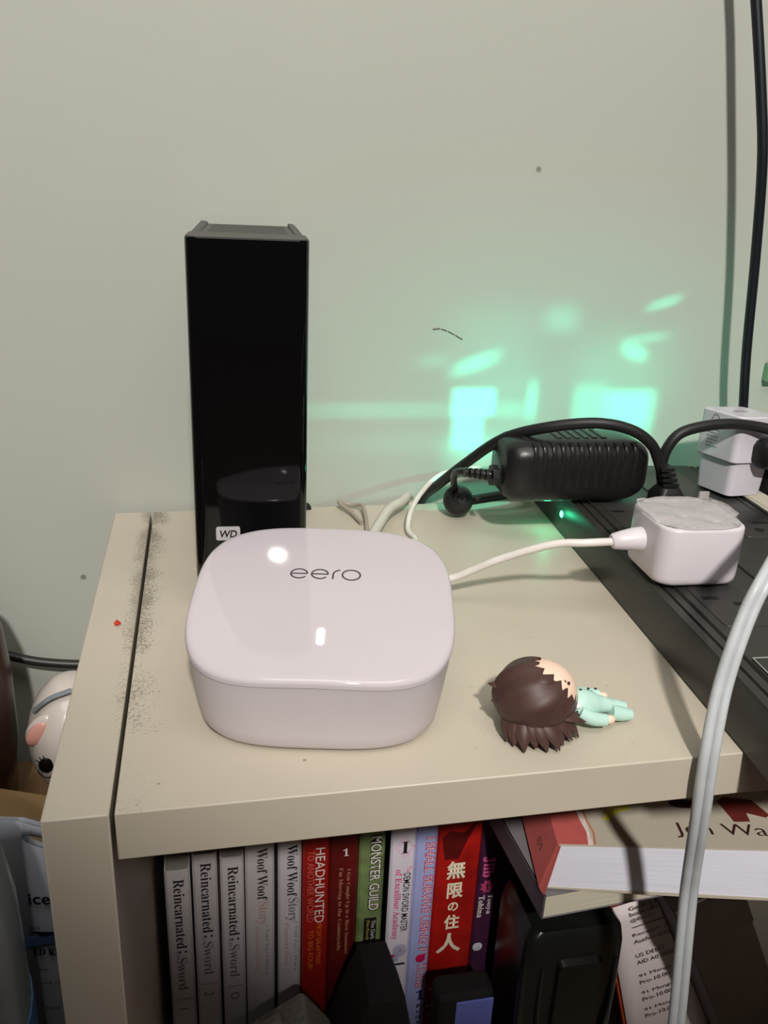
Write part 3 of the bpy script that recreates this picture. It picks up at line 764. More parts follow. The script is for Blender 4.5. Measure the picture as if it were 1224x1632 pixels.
# ================================================================== books standing in the compartment
def standing_book(x0, x1, top, yf, depth, cover, label, page=(150, 146, 138), side=None, tilt=0.0):
    b = thing('book', label, 'book', ((x0 + x1) / 2, yf, ZF), (0, tilt, 0), None)
    w = (x1 - x0) / 2; h = top - ZF
    ms = cover
    t = 0.0006
    g = G()
    out = [(-w, depth), (-w, 0.0012), (-w + 0.0012, 0.0), (w - 0.0012, 0.0), (w, 0.0012), (w, depth)]
    inn = [(w - t, depth), (w - t, 0.0016), (w - 0.0016, t), (-w + 0.0016, t), (-w + t, 0.0016), (-w + t, depth)]
    g.prism(out + inn, 0, h)
    obj('cover', g, ms, b)
    obj('page_block', G().box(-w + t, w - t, 0.0018, depth - 0.001, 0.0005, h - 0.0006), mat('pages_%d' % page[0], page, 0.8, var=0.12, vscale=40, stretch=(60, 1, 1)), b)
    if side:
        obj('side_print', G().box(-w - 0.00015, -w, 0.0012, depth, 0.001, h - 0.001), side, b)
    return b
D_ = (0, 0, -1); R_ = (1, 0, 0)
def sp_text(b, body, m, x, ztop, length, h, off=0.0, lift=0.00012, name='spine_title'):
    """lettering down a spine; ztop is where it starts, counted from the bookcase top"""
    return text(name, body, m, b, (x, -0.00002, ztop - ZF - length / 2), D_, R_, length, h, off, lift)
def spot(b, m, x0, x1, z0, z1, name='printed_panel', d=0.0001):
    return obj(name, G().box(x0, x1, -d, 0.0002, z0 - ZF, z1 - ZF), m, b)

m_ink = mat('ink_black', (22, 20, 22), 0.6)
m_ink2 = mat('ink_grey', (116, 112, 114), 0.6)
YB = 0.128
whites = [mat('white_cover_%d' % k, c, 0.45, var=0.03) for k, c in enumerate(((206, 200, 204), (198, 192, 196), (204, 198, 202), (196, 190, 192), (200, 194, 200)))]
rein = [((0.0055, 0.0186, -0.1462), 'leftmost white book titled Reincarnated, lowest of the three alike', '1'),
        ((0.0198, 0.0326, -0.1372), 'middle white Reincarnated book, between its two alike neighbours', '2'),
        ((0.0341, 0.0464, -0.1416), 'third white Reincarnated book from the left panel', 'O')]
for k, ((x0, x1, top), lab, num) in enumerate(rein):
    b = standing_book(x0, x1, top, YB, 0.125, whites[k], lab)
    z = top - 0.006
    sp_text(b, serif('Reincarnated'), m_ink, 0.0005, z, 0.0480, 0.0056)
    spot(b, m_ink, -0.0014, -0.0002, z - 0.0512, z - 0.0500); spot(b, m_ink, 0.0018, 0.0030, z - 0.0512, z - 0.0500)
    sp_text(b, serif('as a'), m_ink2, -0.0016, z - 0.0497, 0.0040, 0.0018)
    sp_text(b, serif('Sword'), m_ink2, 0.0003, z - 0.0545, 0.0240, 0.0054)
    spot(b, m_ink2, -0.0045, 0.0045, z - 0.0858, z - 0.0854)
    text('spine_number', num, m_ink2, b, (0, 0, z - 0.093 - ZF), D_, R_, None, 0.0050)
woof = [((0.0471, 0.0625), 'white Woof Woof Story book beside the Reincarnated books'), ((0.0645, 0.0771), 'white Woof Woof Story book beside the red HEADHUNTED book')]
m_pk = mat('faded_pink_ink', (186, 150, 146), 0.6)
for k, ((x0, x1), lab) in enumerate(woof):
    b = standing_book(x0, x1, -0.126, YB, 0.125, whites[3 + k], lab)
    z = -0.1375
    sp_text(b, serif('Woof Woof'), m_ink, 0.0013, z, 0.0355, 0.0056)
    sp_text(b, serif('Story'), m_pk if k == 0 else m_ink2, 0.0012, z - 0.0365, 0.0165, 0.0072)
    sp_text(b, serif('Pampered Pooch'), m_pk, -0.0018, z - 0.0540, 0.032, 0.0026)
    sp_text(b, 'I Told You I Was a', m_ink2, 0.0036, z - 0.0540, 0.036, 0.0017)
m_wh = mat('white_ink', (226, 218, 214), 0.6)
b = standing_book(0.0777, 0.0922, -0.126, YB, 0.125, mat('red_cover', (150, 26, 22), 0.4, var=0.12, vscale=60), 'red book titled HEADHUNTED in white capitals')
sp_text(b, 'HEADHUNTED', m_wh, 0.0022, -0.1415, 0.0525, 0.0052)
sp_text(b, 'TO ANOTHER WORLD', mat('dull_red_ink', (196, 96, 84), 0.6), -0.0028, -0.1430, 0.0500, 0.0038)
m_or = mat('orange_ink', (206, 112, 36), 0.6)
for k, s_t in enumerate(('FROM SALARYMAN', 'TO BIG FOUR!')):
    sp_text(b, s_t, m_or, 0.0022 - 0.0045 * k, -0.1950 - 0.004 * k, 0.030, 0.0028)
b = standing_book(0.0925, 0.1081, -0.126, YB, 0.125, mat('maroon_cover', (92, 20, 20), 0.4, var=0.2, vscale=50), 'dark maroon book numbered 1 between HEADHUNTED and the green book')
text('spine_number', serif('1'), m_wh, b, (0.0008, 0, -0.1465 - ZF), (1, 0, 0), (0, 0, 1), None, 0.0050)
m_tn = mat('tan_ink', (170, 126, 96), 0.6)
sp_text(b, serif('I Got Caught Up in a Hero Summons'), m_tn, 0.0025, -0.1580, 0.062, 0.0026)
sp_text(b, serif("I'm Moving to the Countryside"), m_tn, -0.0018, -0.1570, 0.060, 0.0028)
b = standing_book(0.1085, 0.1229, -0.126, YB, 0.125, mat('green_cover', (112, 130, 84), 0.4, var=0.35, vscale=90), 'mossy green book titled Monster Guild in white')
sp_text(b, 'MONSTER GUILD', m_ink, 0.0020, -0.1370, 0.0535, 0.0068, 0.055, 0.0001, 'title_outline')
sp_text(b, 'MONSTER GUILD', m_wh, 0.0020, -0.1378, 0.0519, 0.0058, 0.01, 0.0003)
spot(b, m_ink, -0.0030, 0.0042, -0.2350, -0.1955)
m_yel = mat('yellow_ink', (190, 170, 60), 0.6)
sp_text(b, 'The Dark Lord’s', m_wh, 0.0024, -0.1975, 0.024, 0.0022)
sp_text(b, '(No-Good) Comeback!', m_yel, -0.0008, -0.1970, 0.030, 0.0022)
m_navy = mat('navy_print', (26, 28, 52), 0.4, var=0.3, vscale=60)
b = standing_book(0.1250, 0.1390, -0.126, YB - 0.004, 0.129, mat('pale_lilac_cover', (222, 214, 228), 0.4, var=0.03), 'pale lilac book titled Demon Sword Master', side=m_navy)
text('spine_number', serif('I'), m_ink, b, (0.0010, 0, -0.1440 - ZF), (1, 0, 0), (0, 0, 1), None, 0.0080)
m_pink = mat('pink_ink', (212, 96, 150), 0.5)
for r in (0.0042, 0.0056):
    obj('printed_diamond', G().tube([(0.0010 + r * a, -0.00005, -0.1440 - ZF + r * 1.25 * c) for a, c in ((1, 0), (0, 1), (-1, 0), (0, -1), (1, 0))], 0.0001, 4), m_pink, b)
sp_text(b, 'The', m_pink, 0.0038, -0.1570, 0.0045, 0.0028)
sp_text(b, 'DEMON SWORD MASTER', m_ink, 0.0030, -0.1620, 0.0425, 0.0040, 0.012)
sp_text(b, serif('of Excalibur Academy'), m_pink, -0.0022, -0.1590, 0.0510, 0.0048, 0.012)
for c, rr, mm in (((0.0015, -0.219), (0.0042, 0.0052), 'hair_print'), ((-0.0012, -0.2245), (0.0026, 0.0030), 'hair_print')):
    obj('printed_figure', G().ellipsoid((c[0], 0.0, c[1] - ZF), (rr[0], 0.0002, rr[1]), 14, 8), mat('hair_print', (176, 172, 196), 0.5, var=0.3, vscale=300), b)
for c in ((-0.0052, -0.2195), (-0.0026, -0.2225)):
    obj('printed_ribbon', G().ellipsoid((c[0], -0.0001, c[1] - ZF), (0.0013, 0.0002, 0.0013), 8, 6), mat('red_print', (170, 40, 60), 0.5), b)
spot(b, m_navy, -0.0030, 0.0050, -0.2300, -0.2285)
b = standing_book(0.1394, 0.1518, -0.126, YB - 0.002, 0.125, mat('periwinkle_cover', (166, 172, 222), 0.4, var=0.06, vscale=70), 'pale blue book titled I Shall Survive Using Potions')
m_mg = mat('magenta_ink', (190, 60, 120), 0.5)
sp_text(b, 'I SHALL SURVIVE USING P', m_mg, 0.0022, -0.1405, 0.0845, 0.0056, 0.05, 0.0001, 'title_outline')
sp_text(b, 'I SHALL SURVIVE USING P', m_wh, 0.0022, -0.1409, 0.0838, 0.0046, -0.012, 0.0003)
obj('printed_potion', G().ellipsoid((0.0012, -0.0001, -0.2295 - ZF), (0.0030, 0.0003, 0.0032), 14, 8).ellipsoid((0.0034, -0.0001, -0.2270 - ZF), (0.0010, 0.0003, 0.0012), 8, 6), mat('crimson_ink', (206, 24, 84), 0.4), b)
sp_text(b, 'TIONS!', m_mg, 0.0022, -0.2335, 0.0195, 0.0056, 0.05, 0.0001, 'title_outline')
sp_text(b, 'TIONS!', m_wh, 0.0022, -0.2339, 0.0188, 0.0046, -0.012, 0.0003)
m_nv = mat('navy_ink', (34, 30, 92), 0.5)
text('spine_number', serif('1'), m_nv, b, (0.0026, 0, -0.2590 - ZF), (1, 0, 0), (0, 0, 1), None, 0.0078)
for k, ch_ in enumerate('FUNA'):
    text('spine_author', ch_, m_ink, b, (0.0026, 0, -0.2680 - 0.0046 * k - ZF), (1, 0, 0), (0, 0, 1), 0.0026, 0.0030, 0.02)
b = standing_book(0.1524, 0.1781, -0.126, YB, 0.122, mat('scarlet_cover', (162, 24, 20), 0.38, var=0.35, vscale=45), 'thick scarlet book with large cream Japanese characters')
m_cr = mat('cream_ink', (232, 222, 196), 0.5)
for ch_, zc, w, h, dx in (('無', -0.1680, 0.0112, 0.0130, 0.0000), ('限', -0.1830, 0.0096, 0.0115, 0.0004), ('の', -0.1950, 0.0062, 0.0066, 0.0000), ('住', -0.2065, 0.0092, 0.0110, 0.0000), ('人', -0.2225, 0.0150, 0.0150, -0.0006)):
    text('spine_character', ch_, m_cr, b, (dx - 0.0006, 0, zc - ZF), (1, 0, 0), (0, 0, 1), w, h, 0.028)
for t_, z, x in (('BLADE OF THE', -0.2575, -0.0020), ('IMMORTAL', -0.2720, -0.0030), ('OMNIBUS', -0.2800, -0.0020)):
    text('spine_text', t_, m_wh, b, (x, 0, z - ZF), (1, 0, 0), (0, 0, 1), 0.0180, 0.0024)
m_dk = mat('dark_red_print', (84, 12, 14), 0.4, var=0.3, vscale=90)
obj('printed_shape', G().loft([[(x, -0.00015, z - ZF) for x, z in ((-0.0105, -0.1440), (-0.0060, -0.1400), (0.0020, -0.1420), (0.0105, -0.1330), (0.0040, -0.1480), (0.0000, -0.1600), (-0.0080, -0.1600))], [(x, 0.0001, z - ZF) for x, z in ((-0.0105, -0.1440), (-0.0060, -0.1400), (0.0020, -0.1420), (0.0105, -0.1330), (0.0040, -0.1480), (0.0000, -0.1600), (-0.0080, -0.1600))]]), m_dk, b)
m_pur = mat('purple_cover', (62, 28, 56), 0.4, var=0.15)
m_mar = mat('dark_wine_cover', (60, 18, 36), 0.4, var=0.25, vscale=60)
m_hot = mat('hot_pink_ink', (220, 90, 150), 0.5)
vol = [(0.1784, 0.1900, m_pur, 'purple book numbered 1 by Touya Tobina beside the scarlet book'),
       (0.1903, 0.2040, m_mar, 'dark wine-coloured book just right of the purple one'),
       (0.2043, 0.2180, m_mar, 'dark wine-coloured book under the red-spined book, second from the purple one'),
       (0.2183, 0.2330, m_mar, 'dark wine-coloured book furthest right of the standing row')]
for k, (x0, x1, m_, lab) in enumerate(vol):
    b = standing_book(x0, x1, -0.1272, YB, 0.125, m_, lab)
    if k == 0:
        sp_text(b, serif('Jilb'), m_hot, -0.0005, -0.1610, 0.0150, 0.0074, 0.02)
        obj('printed_burst', G().loft([[((0.0046 if i % 2 else 0.0030) * math.cos(i * PI / 8), -0.0001, -0.1830 - ZF + (0.0054 if i % 2 else 0.0036) * math.sin(i * PI / 8)) for i in range(16)][::-1], [(0, -0.00011, -0.1830 - ZF)] * 16]), mat('burst_print', (170, 60, 104), 0.5), b)
        text('spine_number', serif('1'), m_ink, b, (0, -0.0003, -0.1830 - ZF), (1, 0, 0), (0, 0, 1), None, 0.0045)
        sp_text(b, serif('Touya'), m_wh, 0.0022, -0.1890, 0.0150, 0.0036)
        sp_text(b, serif('Tobina'), m_wh, -0.0026, -0.1895, 0.0165, 0.0036)
        obj('publisher_mark', G().ellipsoid((-0.002, 0, -0.2290 - ZF), (0.0030, 0.0002, 0.0034), 12, 6), mat('pale_mark', (196, 196, 206), 0.5, var=0.4, vscale=500), b)
    else:
        sp_text(b, serif('Touya'), m_wh, 0.0022, -0.1850 - 0.002 * k, 0.0150, 0.0030)
        sp_text(b, serif('Tobina'), m_wh, -0.0026, -0.1860 - 0.002 * k, 0.0165, 0.0030)
        sp_text(b, serif('Jilb'), mat('wine_ink', (110, 48, 60), 0.5), 0.0, -0.1480, 0.0200, 0.0070)

# books lying on top of the row
m_pg = mat('white_pages', (222, 222, 236), 0.75, var=0.10, vscale=30, stretch=(0.4, 0.4, 90))
m_pg2 = mat('yellowed_pages', (200, 194, 176), 0.75, var=0.12, vscale=30, stretch=(0.4, 0.4, 90))
gb = thing('grey_paperback', 'grey paperback lying under the thick graphic novel, yellowed pages outward', 'book', (0.1812, 0.0510, -0.1270), (0, 0, 0.06))
obj('page_block', G().box(0.0008, 0.118, 0.0006, 0.176, 0.0005, 0.0133), m_pg2, gb)
for z0, z1 in ((0, 0.0005), (0.0133, 0.0138)):
    obj('cover', G().box(0, 0.12, 0, 0.178, z0, z1), mat('slate_cover', (120, 116, 120), 0.45), gb)
obj('spine', G().box(-0.0004, 0.0006, 0, 0.178, 0, 0.0138), mat('dark_slate_cover', (86, 80, 86), 0.45), gb)

jw = thing('graphic_novel', 'thick cream-covered book by Jen Wang lying flat with a pink-red spine', 'book', (0.1865, 0.0545, -0.1130), (0, 0, -0.185))
m_cream = mat('cream_cover', (191, 182, 167), 0.4, var=0.02)
m_pinkc = mat('pink_red_cover', (198, 98, 94), 0.4, var=0.06)
JT = 0.0262
JW, JD = 0.150, 0.195
def sheared(x0, x1, y0, y1, z0, z1):
    g = G(); n = 12; rings = []
    for i in range(n + 1):
        x = x0 + (x1 - x0) * i / n
        sag = -0.0010 * math.sin(PI * min(1, i / n * 1.1))
        q = lambda z: (z / JT)
        rings.append([(x - 0.0065 * (1 - q(z0)), y0 - 0.0060 * (1 - q(z0)) * i / n, z0 + sag * (1 - q(z0))), (x - 0.0065 * (1 - q(z1)), y0 - 0.0060 * (1 - q(z1)) * i / n, z1), (x - 0.0065 * (1 - q(z1)), y1, z1), (x - 0.0065 * (1 - q(z0)), y1, z0)])
    return g.loft(rings)
obj('page_block', sheared(0.001, JW - 0.002, 0.0, JD, 0.0016, JT - 0.0008), m_pg, jw)
obj('back_cover', sheared(0, JW, -0.0003, JD + 0.0003, 0.0009, 0.0016), m_cream, jw)
cv = obj('front_cover', sheared(0.0, JW, 0.0, JD + 0.0003, JT - 0.0008, JT), m_cream, jw)
obj('spine', sheared(-0.0009, 0.001, 0.0002, JD, 0.0016, JT - 0.0001), m_pinkc, jw, label='pink-red spine')
g = G(); top = JT + 0.00012
edge = [(0.0135 + 0.0012 * math.sin(k * 1.7) + random.uniform(-0.0004, 0.0004), 0.0004 + k * (JD - 0.001) / 24) for k in range(25)]
obj('spine_band', G().prism([(-0.0008, 0.0004)] + edge + [(-0.0008, JD - 0.0005)], JT - 0.0002, top), m_pinkc, cv)
obj('worn_edge', G().prism([(x, y) for x, y in edge] + [(x + 0.0018 + random.uniform(-0.0006, 0.0008), y) for x, y in edge[::-1]], JT - 0.0002, top + 0.0001), mat('scuffed_paper', (232, 214, 206), 0.6, var=0.12, vscale=500), cv)
obj('worn_edge', G().prism([(x + 0.0030, y) for x, y in edge] + [(x + 0.0038 + random.uniform(-0.0004, 0.0006), y) for x, y in edge[::-1]], JT - 0.0002, top + 0.0001), mat('orange_scuff', (206, 120, 90), 0.6), cv)
m_br = mat('dark_brown_ink', (62, 32, 28), 0.5)
def it(t):
    return ''.join(chr(0x1D434 + ord(c) - 65) if 'A' <= c <= 'Z' else (chr(0x210E) if c == 'h' else chr(0x1D44E + ord(c) - 97)) if 'a' <= c <= 'z' else c for c in t)
text('author_name', 'Jen Wang', m_br, cv, (0.0860, 0.0112, JT), (1, 0, 0), (0, 1, 0), 0.0580, 0.0100, -0.006, 0.0003)
obj('cover_art', G().prism([(0.0880, 0.0180), (0.0960, 0.0185), (0.0965, 0.0245), (0.1050, 0.0215), (0.1075, 0.0235), (0.1030, 0.034), (0.0900, 0.036), (0.0850, 0.033)], JT, top), mat('brown_red_art', (104, 40, 36), 0.5, var=0.15, vscale=200), cv)
obj('cover_art', G().ellipsoid((0.0680, 0.0300, JT), (0.0080, 0.0032, 0.0002), 16, 6), m_br, cv)
obj('cover_art', G().prism([(0.0245, 0.0180), (0.0270, 0.0160), (0.0330, 0.0225), (0.0400, 0.0250), (0.0400, 0.0300), (0.0300, 0.0280)], JT, top), mat('yellow_art', (218, 206, 90), 0.5), cv)
text('spine_mark', ':01', mat('pale_pink_ink', (224, 160, 150), 0.5), jw, (-0.0040, 0.0160, JT * 0.50), (0, -1, 0), (0.24, 0, 1), 0.008, 0.0050, 0, 0.0004)
text('spine_title', serif('ST'), m_br, jw, (-0.0012, 0.0360, JT * 0.62), (0, -1, 0), (0.24, 0, 1), 0.012, 0.010, 0.02, 0.0012)

# ================================================================== clutter in front of the row
m_blk = mat('black_fabric', (12, 11, 13), 0.85, bump=0.4, bscale=600)
g = G(); rings = []
n = 14
for i in range(n + 1):
    x = 0.030 + 0.107 * i / n
    t = i / n
    top = 0.083 + (0.060 * max(0, min(1, (t - 0.55) / 0.15)))
    if t > 0.86: top -= 0.06 * ((t - 0.86) / 0.14) ** 1.3
    k = 1 if 0 < i < n else 0.85
    rings.append([(x, 0.074, 0.0), (x, 0.0715, top * 0.6), (x, 0.076, top * 0.96 * k), (x, 0.092, top * k), (x, 0.112, top * 0.97 * k), (x, 0.116, top * 0.6), (x, 0.116, 0.0)])
g.loft(rings); g.v = [p + Vector((0, 0, ZF)) for p in g.v]
single('black_pouch', g, m_blk, 'black fabric pouch slumped in front of the books', 'pouch')
gp = thing('grey_felt_case', 'small grey felt case with a tab lying on the black pouch', 'case', (0.072, 0.0800, -0.2515), (0, math.radians(-33), 0))
m_felt = mat('grey_felt', (116, 112, 106), 0.9, var=0.25, vscale=300, bump=0.5, bscale=500)
obj('case_body', G().box(-0.030, 0.030, -0.016, 0.012, 0.0135, 0.043), m_felt, gp, 0.003, 3)
tb = obj('tab', G().box(0.008, 0.021, -0.0075, -0.0010, 0.042, 0.053), m_felt, gp, 0.0015)
bz = thing('blue_case', 'periwinkle blue zip case with black border before the scarlet book', 'case', (0.172, 0.100, ZF))
obj('case_body', G().prism(rrect(-0.0255, 0.0065, -0.014, 0.002, 0.004), 0, 0.1205), m_blk, bz, 0.003)
obj('blue_panel', G().box(-0.0155, 0.0055, -0.0152, -0.0138, 0.004, 0.1170), mat('periwinkle_fabric', (100, 108, 186), 0.8, bump=0.5, bscale=700), bz, 0.0006)

m_case = mat('black_case_plastic', (20, 22, 21), 0.28, var=0.1, bump=0.1, bscale=300)
bcx = thing('black_plastic_case', 'glossy black plastic case standing under the lying books', 'case', (0.2160, 0.0950, ZF), (0, 0, 0))
def shell_ring(z, k, s=0.0):
    return [(x + s, y, z) for x, y in rrect(-0.0285 * k, 0.0285 * k, -0.0230 * k, 0.0230, 0.007 * k)]
obj('case_body', G().loft([shell_ring(0, 1.0), shell_ring(0.135, 1.0, -0.001), shell_ring(0.158, 0.98, -0.001), shell_ring(0.166, 0.93, -0.001), shell_ring(0.170, 0.82, -0.001)]), m_case, bcx, angle=50)
pn = obj('front_panel', G().loft([[(x, -0.0258, z) for x, z in rrect(-0.011, 0.013, 0.062, 0.152, 0.003)], [(x, -0.022, z) for x, z in rrect(-0.012, 0.014, 0.060, 0.154, 0.004)]]), mat('deep_black_panel', (10, 11, 11), 0.35), bcx)
text('lettering', 'BOLT0N', mat('dim_grey_ink', (66, 68, 66), 0.5), pn, (0.0010, -0.0258, 0.0990), (1, 0, 0), (0, 0, 1), 0.016, 0.0030, 0.02, 0.0002)
for x in (-0.0195, 0.0215):
    obj('edge_ridge', G().tube(smooth([(x, -0.0228, 0.150), (x, -0.0240, 0.120), (x * 0.92, -0.0245, 0.100), (x * 0.88, -0.0238, 0.060)]), 0.0012, 8), m_case, bcx)
obj('clear_lip', G().tube(smooth([(-0.010, -0.0236, 0.058), (0.003, -0.0250, 0.055), (0.016, -0.0246, 0.058), (0.018, -0.0240, 0.066)]), 0.0009, 8), mat('clear_plastic_edge', (90, 96, 92), 0.15), bcx)

# dark red hardback, receipt, orange booklet and brown book at the right
b = thing('book', 'dark red book half hidden behind the receipt', 'book', (0.2520, 0.1220, ZF))
obj('cover', G().box(-0.010, 0.014, 0, 0.12, 0, 0.196), mat('oxblood_cover', (110, 34, 34), 0.4, var=0.3, vscale=70), b, 0.001)
obj('page_block', G().box(-0.0085, 0.0125, 0.002, 0.121, 0.001, 0.1965), m_pg2, b)
ob = thing('orange_booklet', 'thin orange booklet standing tilted behind the receipt', 'booklet', (0.2860, 0.0955, ZF), (math.radians(-3), math.radians(-15), 0))
obj('cover', G().box(-0.0005, 0.052, 0.0004, 0.0034, 0.0005, 0.1600), mat('orange_cover', (190, 74, 36), 0.4), ob, 0.0003)
obj('page_block', G().box(0.0, 0.0518, 0.0012, 0.0026, 0.0, 0.1600), m_pg2, ob)
rc = thing('receipt', 'long white printed receipt standing tilted before the orange booklet', 'receipt', (0.2860, 0.0930, ZF), (math.radians(-3), math.radians(-15), 0))
g = G(); vs = []; fs = []
for j in range(13):
    for i in range(7):
        u = i / 6; z = 0.158 * j / 12
        vs.append((0.0008 + 0.050 * u, 0.0006 - 0.0008 * math.sin(PI * u) - 0.0012 * (j / 12) ** 3, z))
for j in range(12):
    for i in range(6):
        a = j * 7 + i; fs.append((a, a + 1, a + 8, a + 7))
g.add(vs, fs)
pp = obj('paper', g, mat('receipt_paper', (222, 210, 212), 0.7, var=0.02), rc)
md = pp.modifiers.new('thickness', 'SOLIDIFY'); md.thickness = 0.00015
m_rp = mat('thermal_ink', (70, 62, 66), 0.7)
for t_, z, w in (("Geno's Book", 0.1545, 0.026), ('bookoff.com', 0.1500, 0.024), ('@Booko', 0.1450, 0.0150), ('Receipt: 71', 0.1335, 0.0230), ('Authorization', 0.1285, 0.0270), ('US DEBIT', 0.1175, 0.0180), ('AID A0 0000', 0.1120, 0.0230), ('91 Manga', 0.1010, 0.0200), ('Pro-10.00', 0.0960, 0.0185), ('91 Manga', 0.0870, 0.0200), ('Pro-10.00', 0.0820, 0.0185), ('91 Manga', 0.0730, 0.0200), ('Pro-10.00', 0.0680, 0.0185)):
    text('printed_line', t_, m_rp, pp, (0.0125 + w / 2, -0.0009 - 0.0012 * (z / 0.158) ** 3, z), (1, 0, 0), (0, 0, 1), w, 0.0030, 0.0, 0.0002)
obj('printed_rule', G().box(0.0130, 0.0400, -0.0019, -0.0016, 0.1395, 0.1398), m_rp, pp)
bb = thing('brown_box', 'dark brown box leaning inside the right end of the compartment', 'box', (0.3830, 0.060, ZF + 0.0165), (0, math.radians(-26), 0))
obj('box_body', G().box(-0.036, 0, 0, 0.14, 0.0, 0.2100), mat('dark_brown_board', (36, 25, 19), 0.6, var=0.2, vscale=40), bb, 0.001)
obj('box_lid', G().box(-0.0368, 0.0008, -0.0006, 0.1406, 0.178, 0.2108), mat('dark_brown_lid', (32, 22, 17), 0.6, var=0.2, vscale=40), bb, 0.001)

# ================================================================== things left of the bookcase
m_bag = mat('shaded_white_bag', (158, 162, 172), 0.45, var=0.06, vscale=25, bump=0.2, bscale=60)  # white paper, greyed: the shade in this corner is put into its colour
bg = thing('shopping_bag', 'white shopping bag with navy print and die-cut handle beside the bookcase', 'bag', (-0.0900, 0.0520, -0.36))
def bag_panel(y, name):
    """a sheet with a stadium-shaped hand hole, built as strips round it"""
    g = G()
    X0, X1 = -0.085, 0.0668
    hx0, hx1 = 0.0490, 0.0640
    cols = [X0, -0.04, 0.0, 0.03, hx0, 0.0505, 0.053, 0.0575, 0.0615, hx1, X1]
    def tz(x):
        return 0.3206 - 0.52 * max(0, x - 0.0433) + 0.10 * min(0, x - 0.0433) * -0.2
    def hole(x):
        c = tz((hx0 + hx1) / 2) - 0.0075
        h = 0.0028 * math.sqrt(max(0.0, 1 - ((x - (hx0 + hx1) / 2) / ((hx1 - hx0) / 2)) ** 2)) ** 0.7
        return c - 0.45 * (x - (hx0 + hx1) / 2), h
    def mid(x):
        c, h = hole(min(max(x, hx0), hx1))
        return min(c, tz(x) - 0.004), h if hx0 < x < hx1 else 0.0
    for a, b_ in zip(cols[:-1], cols[1:]):
        ca, ha = mid(a); cb, hb = mid(b_)
        g.add([(a, y, 0), (b_, y, 0), (b_, y, cb - hb), (a, y, ca - ha)], [(0, 1, 2, 3)])
        g.add([(a, y, ca + ha), (b_, y, cb + hb), (b_, y, tz(b_)), (a, y, tz(a))], [(0, 1, 2, 3)])
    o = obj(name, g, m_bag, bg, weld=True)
    md = o.modifiers.new('thickness', 'SOLIDIFY'); md.thickness = 0.0008
    return o
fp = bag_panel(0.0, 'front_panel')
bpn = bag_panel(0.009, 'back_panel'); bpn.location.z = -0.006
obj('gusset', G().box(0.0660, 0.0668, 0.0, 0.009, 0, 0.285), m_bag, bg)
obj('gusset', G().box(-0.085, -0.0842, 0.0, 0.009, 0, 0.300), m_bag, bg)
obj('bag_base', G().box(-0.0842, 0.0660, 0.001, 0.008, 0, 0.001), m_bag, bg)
m_nb = mat('navy_bag_ink', (22, 26, 58), 0.5)
bz0 = 0.36
def bt(t_, x, z, w, h, off=0.0):
    text('printed_word', t_, m_nb, fp, (x, -0.0009, bz0 + z), (1, 0, -0.16), (0.0, 0, 1), w, h, off, 0.0002)
bt('ice.', 0.0540, -0.0805, 0.0098, 0.0056, 0.02)
obj('printed_swoosh', G().prism([(0.0485, 0.0), (0.0540, -0.0003), (0.0590, 0.0), (0.0590, -0.0014), (0.0540, -0.0024)], -0.0011, -0.0008).xf(Matrix.Translation((0, 0, bz0 - 0.0862)) @ Matrix.Rotation(math.radians(12), 4, 'Y') @ Matrix(((1, 0, 0, 0), (0, 0, 1, 0), (0, 1, 0, 0), (0, 0, 0, 1)))), m_nb, fp)
bt('AID', 0.0500, -0.0950, 0.0042, 0.0016)
obj('printed_band', G().box(0.030, 0.0668, -0.0010, -0.0008, bz0 - 0.1045, bz0 - 0.0995), mat('blue_band', (88, 112, 158), 0.5), fp)
bt(serif('ED REF'), 0.0545, -0.1085, 0.0130, 0.0038, 0.02)
bt(serif('now'), 0.0510, -0.1180, 0.0040, 0.0010)
bt(serif('with reward'), 0.0560, -0.1260, 0.0130, 0.0012)
bt(serif('Final'), 0.0530, -0.1400, 0.0060, 0.0014)

# water bottle in the lower left corner
bl = thing('plastic_jug', 'cloudy plastic jug of blue liquid at the lower left corner', 'jug', (-0.0815, -0.0050, -0.36))
def lathe(prof_, n=40):
    g = G()
    g.loft([[(r * math.cos(2 * PI * i / n), r * math.sin(2 * PI * i / n), z) for i in range(n)] for r, z in prof_])
    return g
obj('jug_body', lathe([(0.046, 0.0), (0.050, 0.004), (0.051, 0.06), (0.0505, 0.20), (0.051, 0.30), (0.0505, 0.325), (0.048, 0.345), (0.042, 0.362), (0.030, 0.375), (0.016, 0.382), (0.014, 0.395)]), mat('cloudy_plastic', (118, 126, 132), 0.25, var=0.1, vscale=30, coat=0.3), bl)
obj('label_band', lathe([(0.0513, 0.10), (0.0516, 0.105), (0.0516, 0.278), (0.0513, 0.283)]), mat('blue_label', (52, 92, 138), 0.3, var=0.25, vscale=30), bl)
obj('cap', lathe([(0.017, 0.392), (0.017, 0.41), (0.0155, 0.412)]), mat('blue_cap', (40, 70, 130), 0.4), bl)

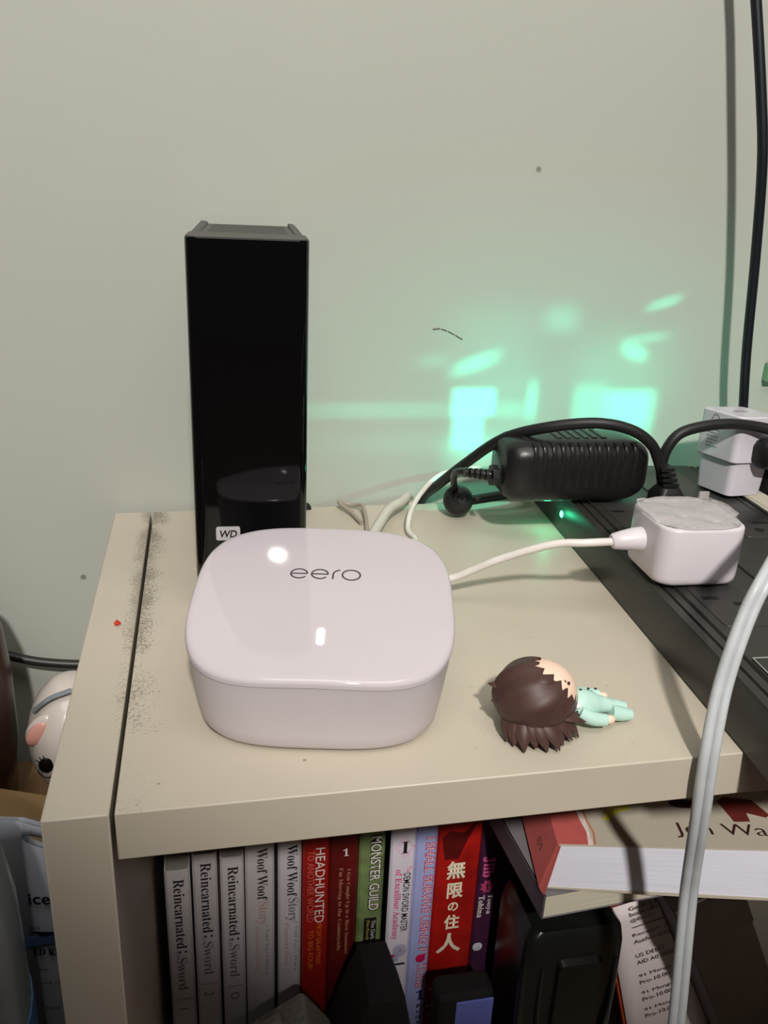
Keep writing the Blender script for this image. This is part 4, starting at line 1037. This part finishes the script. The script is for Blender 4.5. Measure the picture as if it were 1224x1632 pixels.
# tan paper sack, carton, dark pot and the pig
m_tan = mat('tan_paper', (140, 112, 74), 0.75, var=0.12, vscale=30, bump=0.4, bscale=50)
tb_ = thing('tan_paper_sack', 'crumpled tan paper sack behind the white shopping bag', 'sack', (-0.0850, 0.1230, -0.36))
g = G(); rings = []
for z, k in ((0, 1.0), (0.10, 1.02), (0.20, 1.0), (0.245, 0.97), (0.262, 0.93)):
    rings.append([(x * k + 0.002 * math.sin(9 * x * 60 + z * 40), y * k + 0.0015 * math.sin(70 * x + 50 * z), z + (0.0 if z < 0.24 else (-0.30 * x + 0.003 * math.sin(130 * x)))) for x, y in rrect(-0.058, 0.058, -0.030, 0.030, 0.010)])
g.loft(rings)
obj('sack', g, m_tan, tb_)
obj('rolled_fold', G().tube(smooth([(-0.05, -0.020, 0.285), (0.000, -0.024, 0.2735), (0.022, -0.020, 0.268), (0.036, -0.012, 0.252)]), 0.0055, 10, r1=0.003), m_tan, tb_)
single('carton', G().box(-0.13, -0.0225, 0.162, 0.255, -0.36, -0.163), mat('plain_cardboard', (128, 98, 66), 0.8, var=0.08, vscale=40), 'plain brown carton under the pig figurine', 'carton', 0.001)
pt = thing('dark_pot', 'dark brown glossy pot behind the tan paper sack', 'pot', (-0.1110, 0.2090, -0.1630))
obj('pot_body', lathe([(0.024, 0), (0.030, 0.01), (0.0345, 0.05), (0.0350, 0.090), (0.0330, 0.118), (0.028, 0.134), (0.018, 0.142), (0.006, 0.145)]), mat('brown_glaze', (70, 48, 36), 0.25, var=0.35, vscale=25), pt)
obj('painted_line', G().tube(smooth([(0.0250, -0.0215, 0.128), (0.0262, -0.0238, 0.10), (0.0250, -0.0250, 0.07), (0.0260, -0.0232, 0.045)]), 0.0007, 6), mat('cream_line', (200, 190, 176), 0.4), pt)
pg = thing('pig_figurine', 'white glazed pig figurine with pink ear peeking past the bookcase', 'figurine', (-0.0490, 0.2060, -0.1630))
m_gz = mat('white_glaze', (214, 204, 198), 0.22, var=0.03, coat=0.3)
obj('pig_body', G().ellipsoid((0.004, 0.010, 0.0360), (0.0205, 0.030, 0.0360), 32, 20).ellipsoid((0.004, -0.006, 0.058), (0.0235, 0.030, 0.0350), 32, 20), m_gz, pg)
RE = Matrix.Rotation(math.radians(38), 3, 'Y')
er = obj('ear', G().ellipsoid((-0.0085, -0.0240, 0.0730), (0.0068, 0.0042, 0.0108), 24, 14, RE), m_gz, pg)
obj('ear_inside', G().ellipsoid((-0.0100, -0.0262, 0.0722), (0.0048, 0.0030, 0.0086), 24, 14, RE), mat('pink_glaze', (226, 164, 150), 0.3), er)
obj('eye', G().ellipsoid((-0.0060, -0.0342, 0.0570), (0.0040, 0.0016, 0.0046), 18, 10), mat('black_glaze', (14, 10, 12), 0.15), pg)
obj('eye_ring', G().tube([(-0.0055 + 0.0044 * math.cos(math.radians(a)), -0.0352, 0.0550 + 0.0050 * math.sin(math.radians(a))) for a in range(180, 361, 15)], 0.0003, 5), m_ink, pg)
for k, a in enumerate((140, 118, 98)):
    t = math.radians(a)
    obj('eyelash', G().tube([(-0.0060 + 0.0038 * math.cos(t), -0.0350, 0.0570 + 0.0044 * math.sin(t)), (-0.0060 + 0.0060 * math.cos(t), -0.0350, 0.0570 + 0.0068 * math.sin(t))], 0.0003, 5), m_ink, pg)
obj('painted_patch', G().tube(smooth([(-0.0120, -0.021, 0.0830), (-0.0030, -0.022, 0.0905), (0.0080, -0.020, 0.0935)], 6), 0.0022, 8, flat=0.5), mat('grey_blue_glaze', (128, 136, 142), 0.25, var=0.2), pg)

set_lettering()
